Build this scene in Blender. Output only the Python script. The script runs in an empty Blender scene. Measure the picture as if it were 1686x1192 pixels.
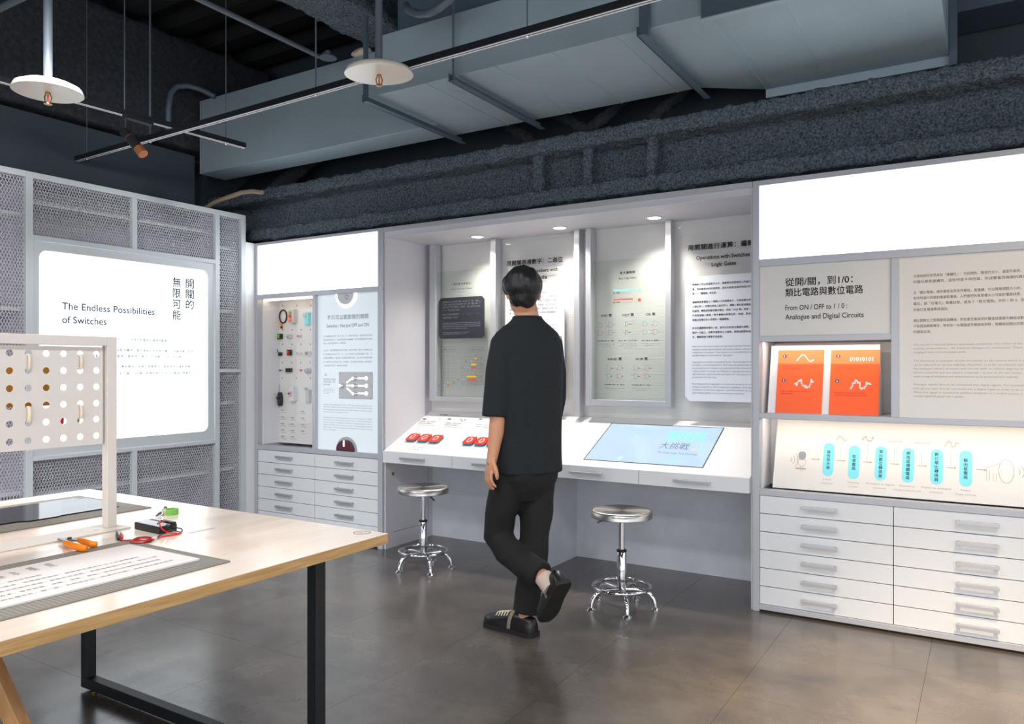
import bpy, math, random
from mathutils import Vector, noise
sc = bpy.context.scene
COL = sc.collection
random.seed(4)

# ------------------------------------------------------------------ camera, world, light, exposure
F_PX, CX, CY, CAM_H = 1265.0, 843.0, 604.0, 1.28
YAW = math.radians(31.7)
CA, SA = math.cos(YAW), math.sin(YAW)
cam_data = bpy.data.cameras.new('camera')
cam_data.sensor_width = 36.0
cam_data.lens = 36.0 * F_PX / 1686.0
cam_data.shift_y = (CY - 596.0) / 1686.0
cam_data.clip_start = 0.05
cam = bpy.data.objects.new('camera', cam_data)
cam.location = (0, 0, CAM_H)
cam.rotation_euler = (math.pi / 2, 0, YAW)
COL.objects.link(cam)
sc.camera = cam

sc.view_settings.view_transform = 'Standard'
sc.view_settings.look = 'None'
sc.view_settings.gamma = 1
sc.view_settings.use_curve_mapping = False
sc.view_settings.exposure = 0.25

world = bpy.data.worlds.new('daylight')
sc.world = world
world.use_nodes = True
_bg = world.node_tree.nodes['Background']
_bg.inputs['Color'].default_value = (0.88, 0.93, 1.0, 1)
_bg.inputs['Strength'].default_value = 1.4

def lamp(name, kind, loc, target=None, energy=10, color=(1, 1, 1), **kw):
    d = bpy.data.lights.new(name, kind)
    d.energy = energy
    d.color = color
    for k, v in kw.items():
        setattr(d, k, v)
    o = bpy.data.objects.new(name, d)
    o.location = loc
    if target is not None:
        o.rotation_euler = (Vector(target) - Vector(loc)).to_track_quat('-Z', 'Y').to_euler()
    COL.objects.link(o)
    return o

# added fill lamps out of view first, then the warm track spots
lamp('front_fill_area', 'AREA', (0.6, -2.9, 1.25), (-1.4, 3.6, 1.25), 60, (0.86, 0.93, 1.0), shape='RECTANGLE', size=7.0, size_y=2.1)  # added soft fill from behind the camera, no window is modelled
for _i, (_x, _y) in enumerate([(x, y) for y in (-1.6, 0.0, 1.7) for x in (-3.2, -1.4, 0.5)] + [(2.2, 0.0), (2.2, 2.0)]):
    lamp('hall_fill_spot', 'SPOT', (_x, _y, 2.66), (_x, _y + 0.35, 0.0), 42, (0.96, 0.97, 1.0), spot_size=2.55, spot_blend=0.6, shadow_soft_size=0.12)  # added down-facing fill spots without fixtures, to balance the room light
lamp('cool_fill_spot', 'SPOT', (-2.6, 1.3, 2.66), (-4.9, 2.9, 1.2), 120, (0.97, 0.96, 1.0), spot_size=1.5, spot_blend=0.8, shadow_soft_size=0.12)  # added fill without a fixture, brightens the mesh cabinet
lamp('left_floor_fill', 'SPOT', (-4.1, 1.25, 2.66), (-3.7, 2.35, 0.0), 260, (0.84, 0.92, 1.0), spot_size=1.2, spot_blend=1.0, shadow_soft_size=0.10)  # added fill without a fixture, brightens the left floor and lower mesh
lamp('track_flood_warm', 'SPOT', (0.9, 2.3, 2.8), (0.15, 4.1, 1.55), 50, (1.0, 0.76, 0.52), spot_size=0.75, spot_blend=0.9, shadow_soft_size=0.10)
lamp('track_spot_floor', 'SPOT', (0.35, 2.55, 2.8), (0.0, 3.0, 0.0), 900, (1.0, 0.76, 0.50), spot_size=0.95, spot_blend=1.0, shadow_soft_size=0.10)
lamp('track_spot_table', 'SPOT', (-2.9, 0.3, 2.8), (-2.75, 0.8, 0.75), 34, (1.0, 0.70, 0.40), spot_size=1.3, spot_blend=1.0, shadow_soft_size=0.08)

# ------------------------------------------------------------------ photograph pixel -> place on a known surface
def ray(u, v):
    r = (u - CX) / F_PX
    return Vector((CA * r - SA, SA * r + CA, (CY - v) / F_PX))
def on_y(u, v, y):
    q = ray(u, v); t = y / q.y
    return Vector((q.x * t, y, CAM_H + q.z * t))
def on_x(u, v, x):
    q = ray(u, v); t = x / q.x
    return Vector((x, q.y * t, CAM_H + q.z * t))
def on_z(u, v, z):
    q = ray(u, v); t = (z - CAM_H) / q.z
    return Vector((q.x * t, q.y * t, z))
def at_depth(u, v, d):
    q = ray(u, v)
    return Vector((q.x * d, q.y * d, CAM_H + q.z * d))

class Plane:
    """a flat surface: origin, reading direction, up direction; pixels are cast onto it"""
    def __init__(self, p, xd, up):
        self.p = Vector(p); self.x = Vector(xd).normalized(); self.u = Vector(up).normalized()
        self.n = self.x.cross(self.u).normalized()
    def hit(self, u, v):
        q = ray(u, v); o = Vector((0, 0, CAM_H))
        t = (self.p - o).dot(self.n) / q.dot(self.n)
        return o + q * t
    def ab(self, u, v):
        h = self.hit(u, v) - self.p
        return h.dot(self.x), h.dot(self.u)
    def at(self, a, b, off=0.0):
        return self.p + self.x * a + self.u * b + self.n * off
def plane_y(y): return Plane((0, y, 0), (1, 0, 0), (0, 0, 1))
def plane_x(x): return Plane((x, 0, 0), (0, 1, 0), (0, 0, 1))

# ------------------------------------------------------------------ materials
def lin(c):
    return tuple(((x / 255.0) / 12.92) if x / 255.0 <= 0.04045 else (((x / 255.0) + 0.055) / 1.055) ** 2.4 for x in c)

def M(name, rgb, rough=0.5, metal=0.0, var=None, bump=None, emit=None, es=0.0, spec=0.5, coat=0.0, stretch=None):
    m = bpy.data.materials.new(name)
    m.use_nodes = True
    nt = m.node_tree
    b = nt.nodes['Principled BSDF']
    col = lin(rgb)
    b.inputs['Base Color'].default_value = (*col, 1)
    b.inputs['Roughness'].default_value = rough
    b.inputs['Metallic'].default_value = metal
    b.inputs['Specular IOR Level'].default_value = spec
    b.inputs['Coat Weight'].default_value = coat
    if emit is not None:
        b.inputs['Emission Color'].default_value = (*lin(emit), 1)
        b.inputs['Emission Strength'].default_value = es
    tc = None
    if var or bump:
        tc = nt.nodes.new('ShaderNodeTexCoord')
        src = tc.outputs['Object']
        if stretch:
            mp = nt.nodes.new('ShaderNodeMapping')
            mp.inputs['Scale'].default_value = stretch
            nt.links.new(src, mp.inputs['Vector'])
            src = mp.outputs['Vector']
    if var:
        n = nt.nodes.new('ShaderNodeTexNoise')
        n.inputs['Scale'].default_value = var[0]
        n.inputs['Detail'].default_value = 6
        nt.links.new(src, n.inputs['Vector'])
        r = nt.nodes.new('ShaderNodeValToRGB')
        r.color_ramp.elements[0].position = 0.3
        r.color_ramp.elements[1].position = 0.7
        r.color_ramp.elements[0].color = (*[max(0, c * (1 - var[1])) for c in col], 1)
        r.color_ramp.elements[1].color = (*[min(1, c * (1 + var[1])) for c in col], 1)
        nt.links.new(n.outputs['Fac'], r.inputs['Fac'])
        nt.links.new(r.outputs['Color'], b.inputs['Base Color'])
    if bump:
        n = nt.nodes.new('ShaderNodeTexNoise')
        n.inputs['Scale'].default_value = bump[0]
        n.inputs['Detail'].default_value = 5
        nt.links.new(src, n.inputs['Vector'])
        bn = nt.nodes.new('ShaderNodeBump')
        bn.inputs['Strength'].default_value = bump[1]
        bn.inputs['Distance'].default_value = bump[2] if len(bump) > 2 else 0.01
        nt.links.new(n.outputs['Fac'], bn.inputs['Height'])
        nt.links.new(bn.outputs['Normal'], b.inputs['Normal'])
    return m

def thin_glass(name, tint=(255, 255, 255), rough=0.0, base=0.04):
    m = bpy.data.materials.new(name)
    m.use_nodes = True
    nt = m.node_tree
    nt.nodes.clear()
    out = nt.nodes.new('ShaderNodeOutputMaterial')
    mix = nt.nodes.new('ShaderNodeMixShader')
    tr = nt.nodes.new('ShaderNodeBsdfTransparent')
    gl = nt.nodes.new('ShaderNodeBsdfGlossy')
    fr = nt.nodes.new('ShaderNodeFresnel')
    tr.inputs['Color'].default_value = (*lin(tint), 1)
    gl.inputs['Roughness'].default_value = rough
    fr.inputs['IOR'].default_value = 1.45
    ge = nt.nodes.new('ShaderNodeNewGeometry')
    mu = nt.nodes.new('ShaderNodeMath'); mu.operation = 'MULTIPLY'
    iv = nt.nodes.new('ShaderNodeMath'); iv.operation = 'SUBTRACT'; iv.inputs[0].default_value = 1.0
    nt.links.new(ge.outputs['Backfacing'], iv.inputs[1])
    nt.links.new(fr.outputs['Fac'], mu.inputs[0]); nt.links.new(iv.outputs[0], mu.inputs[1])
    nt.links.new(mu.outputs[0], mix.inputs['Fac'])
    nt.links.new(tr.outputs['BSDF'], mix.inputs[1])
    nt.links.new(gl.outputs['BSDF'], mix.inputs[2])
    nt.links.new(mix.outputs['Shader'], out.inputs['Surface'])
    return m

def ribbed(name, rgb, rough, scale, axis, dist=0.002, emit=None, es=0.0, metal=0.0):
    """material with fine parallel flutes (wave bump) across one axis"""
    m = M(name, rgb, rough, metal, emit=emit, es=es)
    nt = m.node_tree
    tc = nt.nodes.new('ShaderNodeTexCoord')
    w = nt.nodes.new('ShaderNodeTexWave')
    w.bands_direction = axis
    w.inputs['Scale'].default_value = scale
    nt.links.new(tc.outputs['Object'], w.inputs['Vector'])
    bn = nt.nodes.new('ShaderNodeBump')
    bn.inputs['Strength'].default_value = 0.35
    bn.inputs['Distance'].default_value = dist
    nt.links.new(w.outputs['Fac'], bn.inputs['Height'])
    nt.links.new(bn.outputs['Normal'], nt.nodes['Principled BSDF'].inputs['Normal'])
    return m

MT = {}
MT['alu'] = M('anodised_aluminium', (184, 185, 190), 0.42, 0.22)
MT['alu_mesh'] = M('grey_coated_steel', (200, 204, 206), 0.5, 0.1)
MT['white'] = M('white_laminate', (226, 226, 228), 0.45, var=(3, 0.02))
MT['white_lilac'] = M('pale_lilac_laminate', (204, 202, 207), 0.5, var=(2, 0.04))
MT['cab_in'] = M('lilac_cabinet_lining', (200, 189, 203), 0.6, var=(2, 0.04))
MT['white_scuff'] = M('scuffed_white_laminate', (205, 207, 214), 0.5, var=(6, 0.06))
MT['drawer'] = M('white_drawer_front', (222, 223, 224), 0.4, var=(2, 0.015))
MT['handle'] = M('satin_metal', (190, 190, 192), 0.35, 0.6)
MT['dark_in'] = M('dark_recess', (40, 42, 46), 0.8)
MT['panel'] = M('printed_panel', (226, 222, 216), 0.6)
MT['ink'] = M('black_ink', (22, 22, 26), 0.6)
MT['ink_grey'] = M('grey_ink', (95, 98, 106), 0.7)
MT['ink_pale'] = M('pale_grey_ink', (150, 152, 158), 0.7)
MT['ink_brown'] = M('brown_ink', (120, 84, 62), 0.7)
MT['ink_brown_pale'] = M('pale_brown_ink', (182, 158, 142), 0.7)
MT['ink_tan'] = M('tan_ink', (176, 150, 132), 0.7)
MT['ink_white'] = M('white_ink', (235, 235, 238), 0.6)
MT['ink_white_dim'] = M('grey_white_ink', (170, 174, 180), 0.6)
MT['ink_cyan'] = M('cyan_ink', (128, 222, 232), 0.6)
MT['ink_orange'] = M('orange_ink', (240, 84, 30), 0.6)
MT['ink_yellow'] = M('yellow_ink', (226, 214, 30), 0.6)
MT['ink_red'] = M('red_ink', (205, 60, 50), 0.6)
MT['light_ink'] = M('slate_ink', (58, 76, 96), 0.7)
MT['light_ink_pale'] = M('pale_slate_ink', (110, 136, 156), 0.7)
MT['light_ink_faint'] = M('faint_slate_ink', (150, 176, 192), 0.7)
MT['light_ink_logo'] = M('faint_blue_ink', (205, 230, 240), 0.7, emit=(212, 234, 242), es=1.0)
MT['orange_board'] = M('orange_print', (252, 92, 16), 0.45)
MT['orange_lit'] = M('lit_orange_print', (250, 126, 66), 0.45)  # lighter orange for the strongly lit top of the boards
MT['navy_board'] = M('dark_slate_print', (42, 45, 54), 0.55)
MT['board_white'] = M('white_acrylic_board', (232, 234, 242), 0.5)
MT['lightbox'] = M('lightbox_diffuser', (130, 134, 138), 0.5, emit=(236, 244, 250), es=1.55)
MT['lightbox_flute'] = ribbed('fluted_lightbox_diffuser', (235, 245, 250), 0.4, 42, 'X', 0.002, emit=(236, 245, 250), es=2.6)
MT['led'] = M('warm_led_strip', (255, 240, 220), 0.5, emit=(255, 226, 196), es=4.0)
MT['led_n'] = M('neutral_led_disc', (255, 250, 240), 0.5, emit=(255, 246, 232), es=14.0)
MT['poly'] = ribbed('ribbed_polycarbonate', (208, 206, 204), 0.22, 45, 'Z', 0.0015)
MT['glass'] = thin_glass('clear_glass')
MT['glass_green'] = thin_glass('greenish_poster_glass', (250, 252, 250), 0.03)
MT['desk_white'] = M('desk_white_laminate', (232, 230, 228), 0.35)
MT['screen'] = M('lit_screen', (50, 58, 66), 0.12, emit=(190, 214, 234), es=0.92)
MT['scr_cyan'] = M('screen_cyan', (90, 215, 240), 0.4, emit=(90, 222, 245), es=0.8)
MT['scr_navy'] = M('screen_navy', (70, 84, 120), 0.4, emit=(92, 104, 142), es=0.5)
MT['scr_pale'] = M('screen_pale', (130, 170, 210), 0.4, emit=(132, 172, 210), es=0.7)
MT['scr_tan'] = M('screen_tan', (210, 150, 110), 0.4, emit=(214, 156, 120), es=0.7)
MT['tile_red'] = M('red_orange_plastic', (238, 52, 16), 0.35)
MT['tile_teal'] = M('teal_plastic', (40, 120, 140), 0.45)
MT['black_plastic'] = M('black_plastic', (28, 28, 30), 0.4)
MT['black_steel'] = M('black_powder_steel', (20, 24, 27), 0.5)
MT['chrome'] = M('chrome', (222, 222, 225), 0.07, 1.0)
MT['brushed'] = M('brushed_steel', (196, 194, 190), 0.28, 1.0)
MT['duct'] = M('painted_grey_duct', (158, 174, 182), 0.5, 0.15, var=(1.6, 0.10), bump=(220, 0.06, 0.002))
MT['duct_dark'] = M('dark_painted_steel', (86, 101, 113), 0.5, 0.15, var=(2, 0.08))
MT['ceil'] = M('black_painted_deck', (22, 23, 25), 0.75)
MT['wall_dark'] = M('dark_slate_paint', (58, 68, 76), 0.6, var=(1.2, 0.08))
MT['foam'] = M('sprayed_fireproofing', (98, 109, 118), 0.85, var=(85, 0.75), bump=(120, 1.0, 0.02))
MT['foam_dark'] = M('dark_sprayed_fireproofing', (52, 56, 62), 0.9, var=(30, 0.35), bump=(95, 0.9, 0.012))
MT['pipe'] = M('grey_painted_pipe', (92, 100, 108), 0.5)
MT['dish'] = M('ivory_enamel', (236, 226, 210), 0.3)
MT['brass'] = M('brass', (150, 120, 60), 0.3, 1.0)
MT['bulb_red'] = M('red_glass_bulb', (210, 30, 40), 0.2)
MT['copper'] = M('copper_snoot', (190, 120, 80), 0.35, 0.7)
MT['cream_foam'] = M('exposed_cream_foam', (225, 205, 180), 0.9, bump=(60, 0.6, 0.01))
MT['tape'] = M('tan_tape', (150, 132, 112), 0.6)
MT['floor_base'] = M('floor_joint', (38, 36, 34), 0.7)
MT['stand'] = M('ivory_coated_steel', (214, 206, 198), 0.5)
MT['mat_grey'] = M('grey_cutting_mat', (132, 126, 116), 0.6)
MT['mat_line'] = M('pale_mat_lines', (186, 180, 168), 0.6)
MT['paper_pink'] = M('pale_printed_board', (232, 224, 220), 0.55)
MT['gloss_black'] = M('glossy_black_board', (14, 14, 16), 0.06)
MT['orange_grip'] = M('orange_rubber', (250, 138, 14), 0.4)
MT['steel'] = M('tool_steel', (140, 142, 146), 0.3, 0.9)
MT['wire_red'] = M('red_insulation', (222, 30, 30), 0.4)
MT['wire_black'] = M('black_insulation', (26, 26, 28), 0.4)
MT['green_tape'] = M('green_tape', (118, 190, 76), 0.5)
MT['cream'] = M('cream_plastic', (226, 214, 188), 0.5)
MT['mustard'] = M('mustard_plastic', (198, 136, 24), 0.5)
MT['skin'] = M('skin', (206, 146, 112), 0.5, var=(9, 0.05))
MT['hair'] = M('black_hair', (16, 15, 16), 0.45, bump=(160, 0.5, 0.006), stretch=(1, 1, 0.25))
MT['shirt'] = M('black_cotton', (25, 30, 32), 0.9, bump=(14, 0.35, 0.02))
MT['trousers'] = M('black_twill', (20, 19, 18), 0.85, bump=(12, 0.3, 0.02))
MT['shoe'] = M('black_leather', (24, 23, 23), 0.3)
MT['sole'] = M('black_rubber', (18, 18, 18), 0.7)
MT['lace'] = M('cream_lace', (228, 214, 190), 0.7)
MT['strap'] = M('grey_shoe_strap', (120, 112, 100), 0.6)
MT['sock'] = M('pale_sock', (200, 180, 166), 0.8)
MT['maroon'] = M('maroon_plastic', (88, 38, 50), 0.35)
MT['white_glow'] = M('white_led_ring', (255, 255, 255), 0.4, emit=(250, 252, 255), es=1.4)
MT['grey_panel'] = M('pale_grey_panel', (196, 196, 198), 0.5)

def wood_mat(name, rgb, dark, scale):
    m = M(name, rgb, 0.42)
    nt = m.node_tree
    b = nt.nodes['Principled BSDF']
    tc = nt.nodes.new('ShaderNodeTexCoord')
    mp = nt.nodes.new('ShaderNodeMapping'); mp.inputs['Scale'].default_value = scale
    n = nt.nodes.new('ShaderNodeTexNoise'); n.inputs['Scale'].default_value = 4; n.inputs['Detail'].default_value = 8; n.inputs['Distortion'].default_value = 0.6
    r = nt.nodes.new('ShaderNodeValToRGB')
    r.color_ramp.elements[0].position = 0.35; r.color_ramp.elements[1].position = 0.7
    r.color_ramp.elements[0].color = (*lin(dark), 1); r.color_ramp.elements[1].color = (*lin(rgb), 1)
    nt.links.new(tc.outputs['Object'], mp.inputs['Vector']); nt.links.new(mp.outputs['Vector'], n.inputs['Vector'])
    nt.links.new(n.outputs['Fac'], r.inputs['Fac']); nt.links.new(r.outputs['Color'], b.inputs['Base Color'])
    return m
MT['ply'] = wood_mat('pale_birch_veneer', (246, 230, 214), (238, 216, 196), (3, 0.5, 8))
MT['ply_edge'] = wood_mat('plywood_edge', (206, 166, 112), (180, 138, 84), (2, 2, 40))
MT['oak'] = wood_mat('oiled_oak', (200, 150, 96), (176, 124, 74), (8, 8, 1))

def floor_mat():
    m = M('charcoal_vinyl_tile', (74, 71, 68), 0.40)
    nt = m.node_tree
    b = nt.nodes['Principled BSDF']
    g = nt.nodes.new('ShaderNodeNewGeometry')
    n = nt.nodes.new('ShaderNodeTexNoise'); n.inputs['Scale'].default_value = 2.2; n.inputs['Detail'].default_value = 9; n.inputs['Roughness'].default_value = 0.66
    r = nt.nodes.new('ShaderNodeValToRGB')
    r.color_ramp.elements[0].position = 0.28; r.color_ramp.elements[1].position = 0.75
    r.color_ramp.elements[0].color = (*lin((60, 56, 53)), 1); r.color_ramp.elements[1].color = (*lin((104, 96, 88)), 1)
    n2 = nt.nodes.new('ShaderNodeTexNoise'); n2.inputs['Scale'].default_value = 14; n2.inputs['Detail'].default_value = 6
    mr = nt.nodes.new('ShaderNodeMapRange')
    mr.inputs['To Min'].default_value = 0.18; mr.inputs['To Max'].default_value = 0.30
    b.inputs['Specular IOR Level'].default_value = 1.0
    nt.links.new(g.outputs['Position'], n.inputs['Vector']); nt.links.new(g.outputs['Position'], n2.inputs['Vector'])
    nt.links.new(n.outputs['Fac'], r.inputs['Fac']); nt.links.new(r.outputs['Color'], b.inputs['Base Color'])
    nt.links.new(n2.outputs['Fac'], mr.inputs['Value']); nt.links.new(mr.outputs['Result'], b.inputs['Roughness'])
    bn = nt.nodes.new('ShaderNodeBump'); bn.inputs['Strength'].default_value = 0.015; bn.inputs['Distance'].default_value = 0.01
    nt.links.new(n2.outputs['Fac'], bn.inputs['Height']); nt.links.new(bn.outputs['Normal'], b.inputs['Normal'])
    return m
MT['floor'] = floor_mat()

def seat_mat():
    """radially brushed stool seat: anisotropic highlights fan out from the centre"""
    m = M('radial_brushed_steel', (190, 186, 180), 0.26, 1.0)
    b = m.node_tree.nodes['Principled BSDF']
    b.inputs['Anisotropic'].default_value = 0.85
    tg = m.node_tree.nodes.new('ShaderNodeTangent')
    tg.direction_type = 'RADIAL'; tg.axis = 'Z'
    m.node_tree.links.new(tg.outputs['Tangent'], b.inputs['Tangent'])
    return m
MT['seat'] = seat_mat()

# ------------------------------------------------------------------ geometry helpers (world coordinates)
WL = {}
def wl(o): return WL[o.name] if o is not None else Vector((0, 0, 0))

def tag(o, label=None, cat=None, group=None, kind=None):
    if label: o['label'] = label
    if cat: o['category'] = cat
    if group: o['group'] = group
    if kind: o['kind'] = kind
    return o

def thing(name, label, cat, loc, group=None):
    o = bpy.data.objects.new(name, None)
    o.empty_display_size = 0.1
    o.location = loc
    COL.objects.link(o)
    WL[o.name] = Vector(loc)
    return tag(o, label, cat, group)

class G:
    def __init__(self): self.v = []; self.f = []
    def add(self, vs, fs):
        n = len(self.v)
        self.v += [Vector(p) for p in vs]
        self.f += [tuple(i + n for i in f) for f in fs]
        return self
    def box(self, a, b):
        x0, y0, z0 = a; x1, y1, z1 = b
        vs = [(x0, y0, z0), (x1, y0, z0), (x1, y1, z0), (x0, y1, z0), (x0, y0, z1), (x1, y0, z1), (x1, y1, z1), (x0, y1, z1)]
        return self.add(vs, [(3, 2, 1, 0), (4, 5, 6, 7), (0, 1, 5, 4), (1, 2, 6, 5), (2, 3, 7, 6), (3, 0, 4, 7)])
    def hexa(self, lo, hi):
        """lo, hi: two quads of four points"""
        return self.add(list(lo) + list(hi), [(3, 2, 1, 0), (4, 5, 6, 7), (0, 1, 5, 4), (1, 2, 6, 5), (2, 3, 7, 6), (3, 0, 4, 7)])
    def bar(self, p0, p1, w, h, up=(0, 0, 1)):
        p0, p1 = Vector(p0), Vector(p1)
        t = (p1 - p0).normalized(); s = t.cross(Vector(up))
        if s.length < 1e-5: s = t.cross(Vector((1, 0, 0)))
        s.normalize(); n = s.cross(t)
        q = [(-1, -1), (1, -1), (1, 1), (-1, 1)]
        return self.hexa([p0 + s * a * w / 2 + n * b * h / 2 for a, b in q], [p1 + s * a * w / 2 + n * b * h / 2 for a, b in q])
    def prism(self, pts, n, depth):
        """pts: list of 3D points in a plane; extruded by depth along -n"""
        pts = [Vector(p) for p in pts]; k = len(pts); n = Vector(n)
        vs = pts + [p - n * depth for p in pts]
        fs = [tuple(range(k)), tuple(range(2 * k - 1, k - 1, -1))] + [((i + 1) % k, i, k + i, k + (i + 1) % k) for i in range(k)]
        return self.add(vs, fs)
    def tube(self, pts, r, n=10, closed=False, cap=True):
        pts = [Vector(p) for p in pts]; m = len(pts)
        rs = r if isinstance(r, (list, tuple)) else [r] * m
        vs = []; side = None
        for i, p in enumerate(pts):
            a = pts[i - 1] if (i > 0 or closed) else p
            b = pts[(i + 1) % m] if (i < m - 1 or closed) else p
            t = (b - a).normalized()
            if side is None:
                side = t.orthogonal().normalized()
            side = side - t * side.dot(t)
            if side.length < 1e-6: side = t.orthogonal()
            side.normalize(); o = t.cross(side)
            for k in range(n):
                c = 2 * math.pi * k / n
                vs.append(p + (side * math.cos(c) + o * math.sin(c)) * rs[i])
        fs = []
        for i in range(m if closed else m - 1):
            j = (i + 1) % m
            for k in range(n):
                fs.append((i * n + k, i * n + (k + 1) % n, j * n + (k + 1) % n, j * n + k))
        if cap and not closed:
            fs.append(tuple(range(n - 1, -1, -1))); fs.append(tuple(range((m - 1) * n, m * n)))
        return self.add(vs, fs)
    def lathe(self, c, prof, n=32, axis=(0, 0, 1)):
        c = Vector(c); ax = Vector(axis).normalized(); s = ax.orthogonal().normalized(); o = ax.cross(s)
        vs = []
        for r, z in prof:
            for k in range(n):
                t = 2 * math.pi * k / n
                vs.append(c + ax * z + (s * math.cos(t) + o * math.sin(t)) * r)
        fs = [(i * n + k, i * n + (k + 1) % n, (i + 1) * n + (k + 1) % n, (i + 1) * n + k) for i in range(len(prof) - 1) for k in range(n)]
        if prof[0][0] > 1e-6: fs.append(tuple(range(n - 1, -1, -1)))
        if prof[-1][0] > 1e-6: fs.append(tuple(range((len(prof) - 1) * n, len(prof) * n)))
        return self.add(vs, fs)
    def ball(self, c, rx, ry=None, rz=None, ax=None, n=16, m=10):
        ry = rx if ry is None else ry; rz = rx if rz is None else rz
        X, Y, Z = ax if ax else (Vector((1, 0, 0)), Vector((0, 1, 0)), Vector((0, 0, 1)))
        c = Vector(c)
        vs = [c + Z * rz]
        for i in range(1, m):
            t = math.pi * i / m
            for k in range(n):
                q = 2 * math.pi * k / n
                vs.append(c + X * (rx * math.sin(t) * math.cos(q)) + Y * (ry * math.sin(t) * math.sin(q)) + Z * (rz * math.cos(t)))
        vs.append(c - Z * rz)
        fs = [(0, 1 + k, 1 + (k + 1) % n) for k in range(n)]
        for i in range(m - 2):
            for k in range(n):
                a = 1 + i * n
                fs.append((a + k, a + n + k, a + n + (k + 1) % n, a + (k + 1) % n))
        e = len(vs) - 1; a = 1 + (m - 2) * n
        fs += [(a + k, e, a + (k + 1) % n) for k in range(n)]
        return self.add(vs, fs)
    def rings(self, rings, cap=True):
        n = len(rings[0]); vs = [p for r in rings for p in r]
        fs = [(i * n + k, i * n + (k + 1) % n, (i + 1) * n + (k + 1) % n, (i + 1) * n + k) for i in range(len(rings) - 1) for k in range(n)]
        if cap:
            fs.append(tuple(range(n - 1, -1, -1))); fs.append(tuple(range((len(rings) - 1) * n, len(rings) * n)))
        return self.add(vs, fs)
    def obj(self, name, mat, parent=None, smooth=False, bev=0.0, kind=None, recalc=False):
        lo = Vector([min(p[i] for p in self.v) for i in range(3)]); hi = Vector([max(p[i] for p in self.v) for i in range(3)])
        c = (lo + hi) / 2
        me = bpy.data.meshes.new(name)
        me.from_pydata([tuple(p - c) for p in self.v], [], self.f)
        me.materials.append(mat)
        if recalc:
            import bmesh
            bm = bmesh.new(); bm.from_mesh(me)
            bmesh.ops.recalc_face_normals(bm, faces=bm.faces[:]); bm.to_mesh(me); bm.free()
        if smooth:
            me.polygons.foreach_set('use_smooth', [True] * len(me.polygons))
            me.set_sharp_from_angle(angle=math.radians(smooth if smooth > 1 else 40))
        o = bpy.data.objects.new(name, me)
        COL.objects.link(o)
        o.parent = parent
        o.location = c - wl(parent)
        WL[o.name] = c
        if bev:
            md = o.modifiers.new('bevel', 'BEVEL'); md.width = bev; md.segments = 2; md.limit_method = 'ANGLE'
        if kind: o['kind'] = kind
        return o

def copy_tree(o, delta, parent=None, angle=0.0):
    c = o.copy(); COL.objects.link(c); c.parent = parent
    if parent is None:
        c.location = o.location + Vector(delta); c.rotation_euler.z += angle
    WL[c.name] = wl(o) + Vector(delta)
    for ch in list(o.children):
        copy_tree(ch, delta, c)
    return c

def rrect(a0, b0, a1, b1, r, seg=5):
    pts = []
    for cx, cy, s in ((a1 - r, b1 - r, 0), (a0 + r, b1 - r, 90), (a0 + r, b0 + r, 180), (a1 - r, b0 + r, 270)):
        for k in range(seg + 1):
            t = math.radians(s + 90 * k / seg)
            pts.append((cx + r * math.cos(t), cy + r * math.sin(t)))
    return pts
def chamfer_rect(a0, b0, a1, b1, c):
    return [(a1, b0 + c), (a1, b1 - c), (a1 - c, b1), (a0 + c, b1), (a0, b1 - c), (a0, b0 + c), (a0 + c, b0), (a1 - c, b0)]

# ------------------------------------------------------------------ printing and lettering
_tc = bpy.data.curves.new('type', 'FONT')
_to = bpy.data.objects.new('type', _tc)
_tc.resolution_u = 2
def glyphs(body, space=1.0, bold=0.0, res=2):
    _tc.body = body; _tc.space_character = space; _tc.offset = bold; _tc.resolution_u = res
    me = _to.to_mesh()
    vs = [tuple(v.co[:2]) for v in me.vertices]
    fs = [tuple(p.vertices) for p in me.polygons]
    _to.to_mesh_clear()
    return vs, fs
def is_cjk(s): return any(ord(c) > 0x2e80 for c in s)

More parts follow.
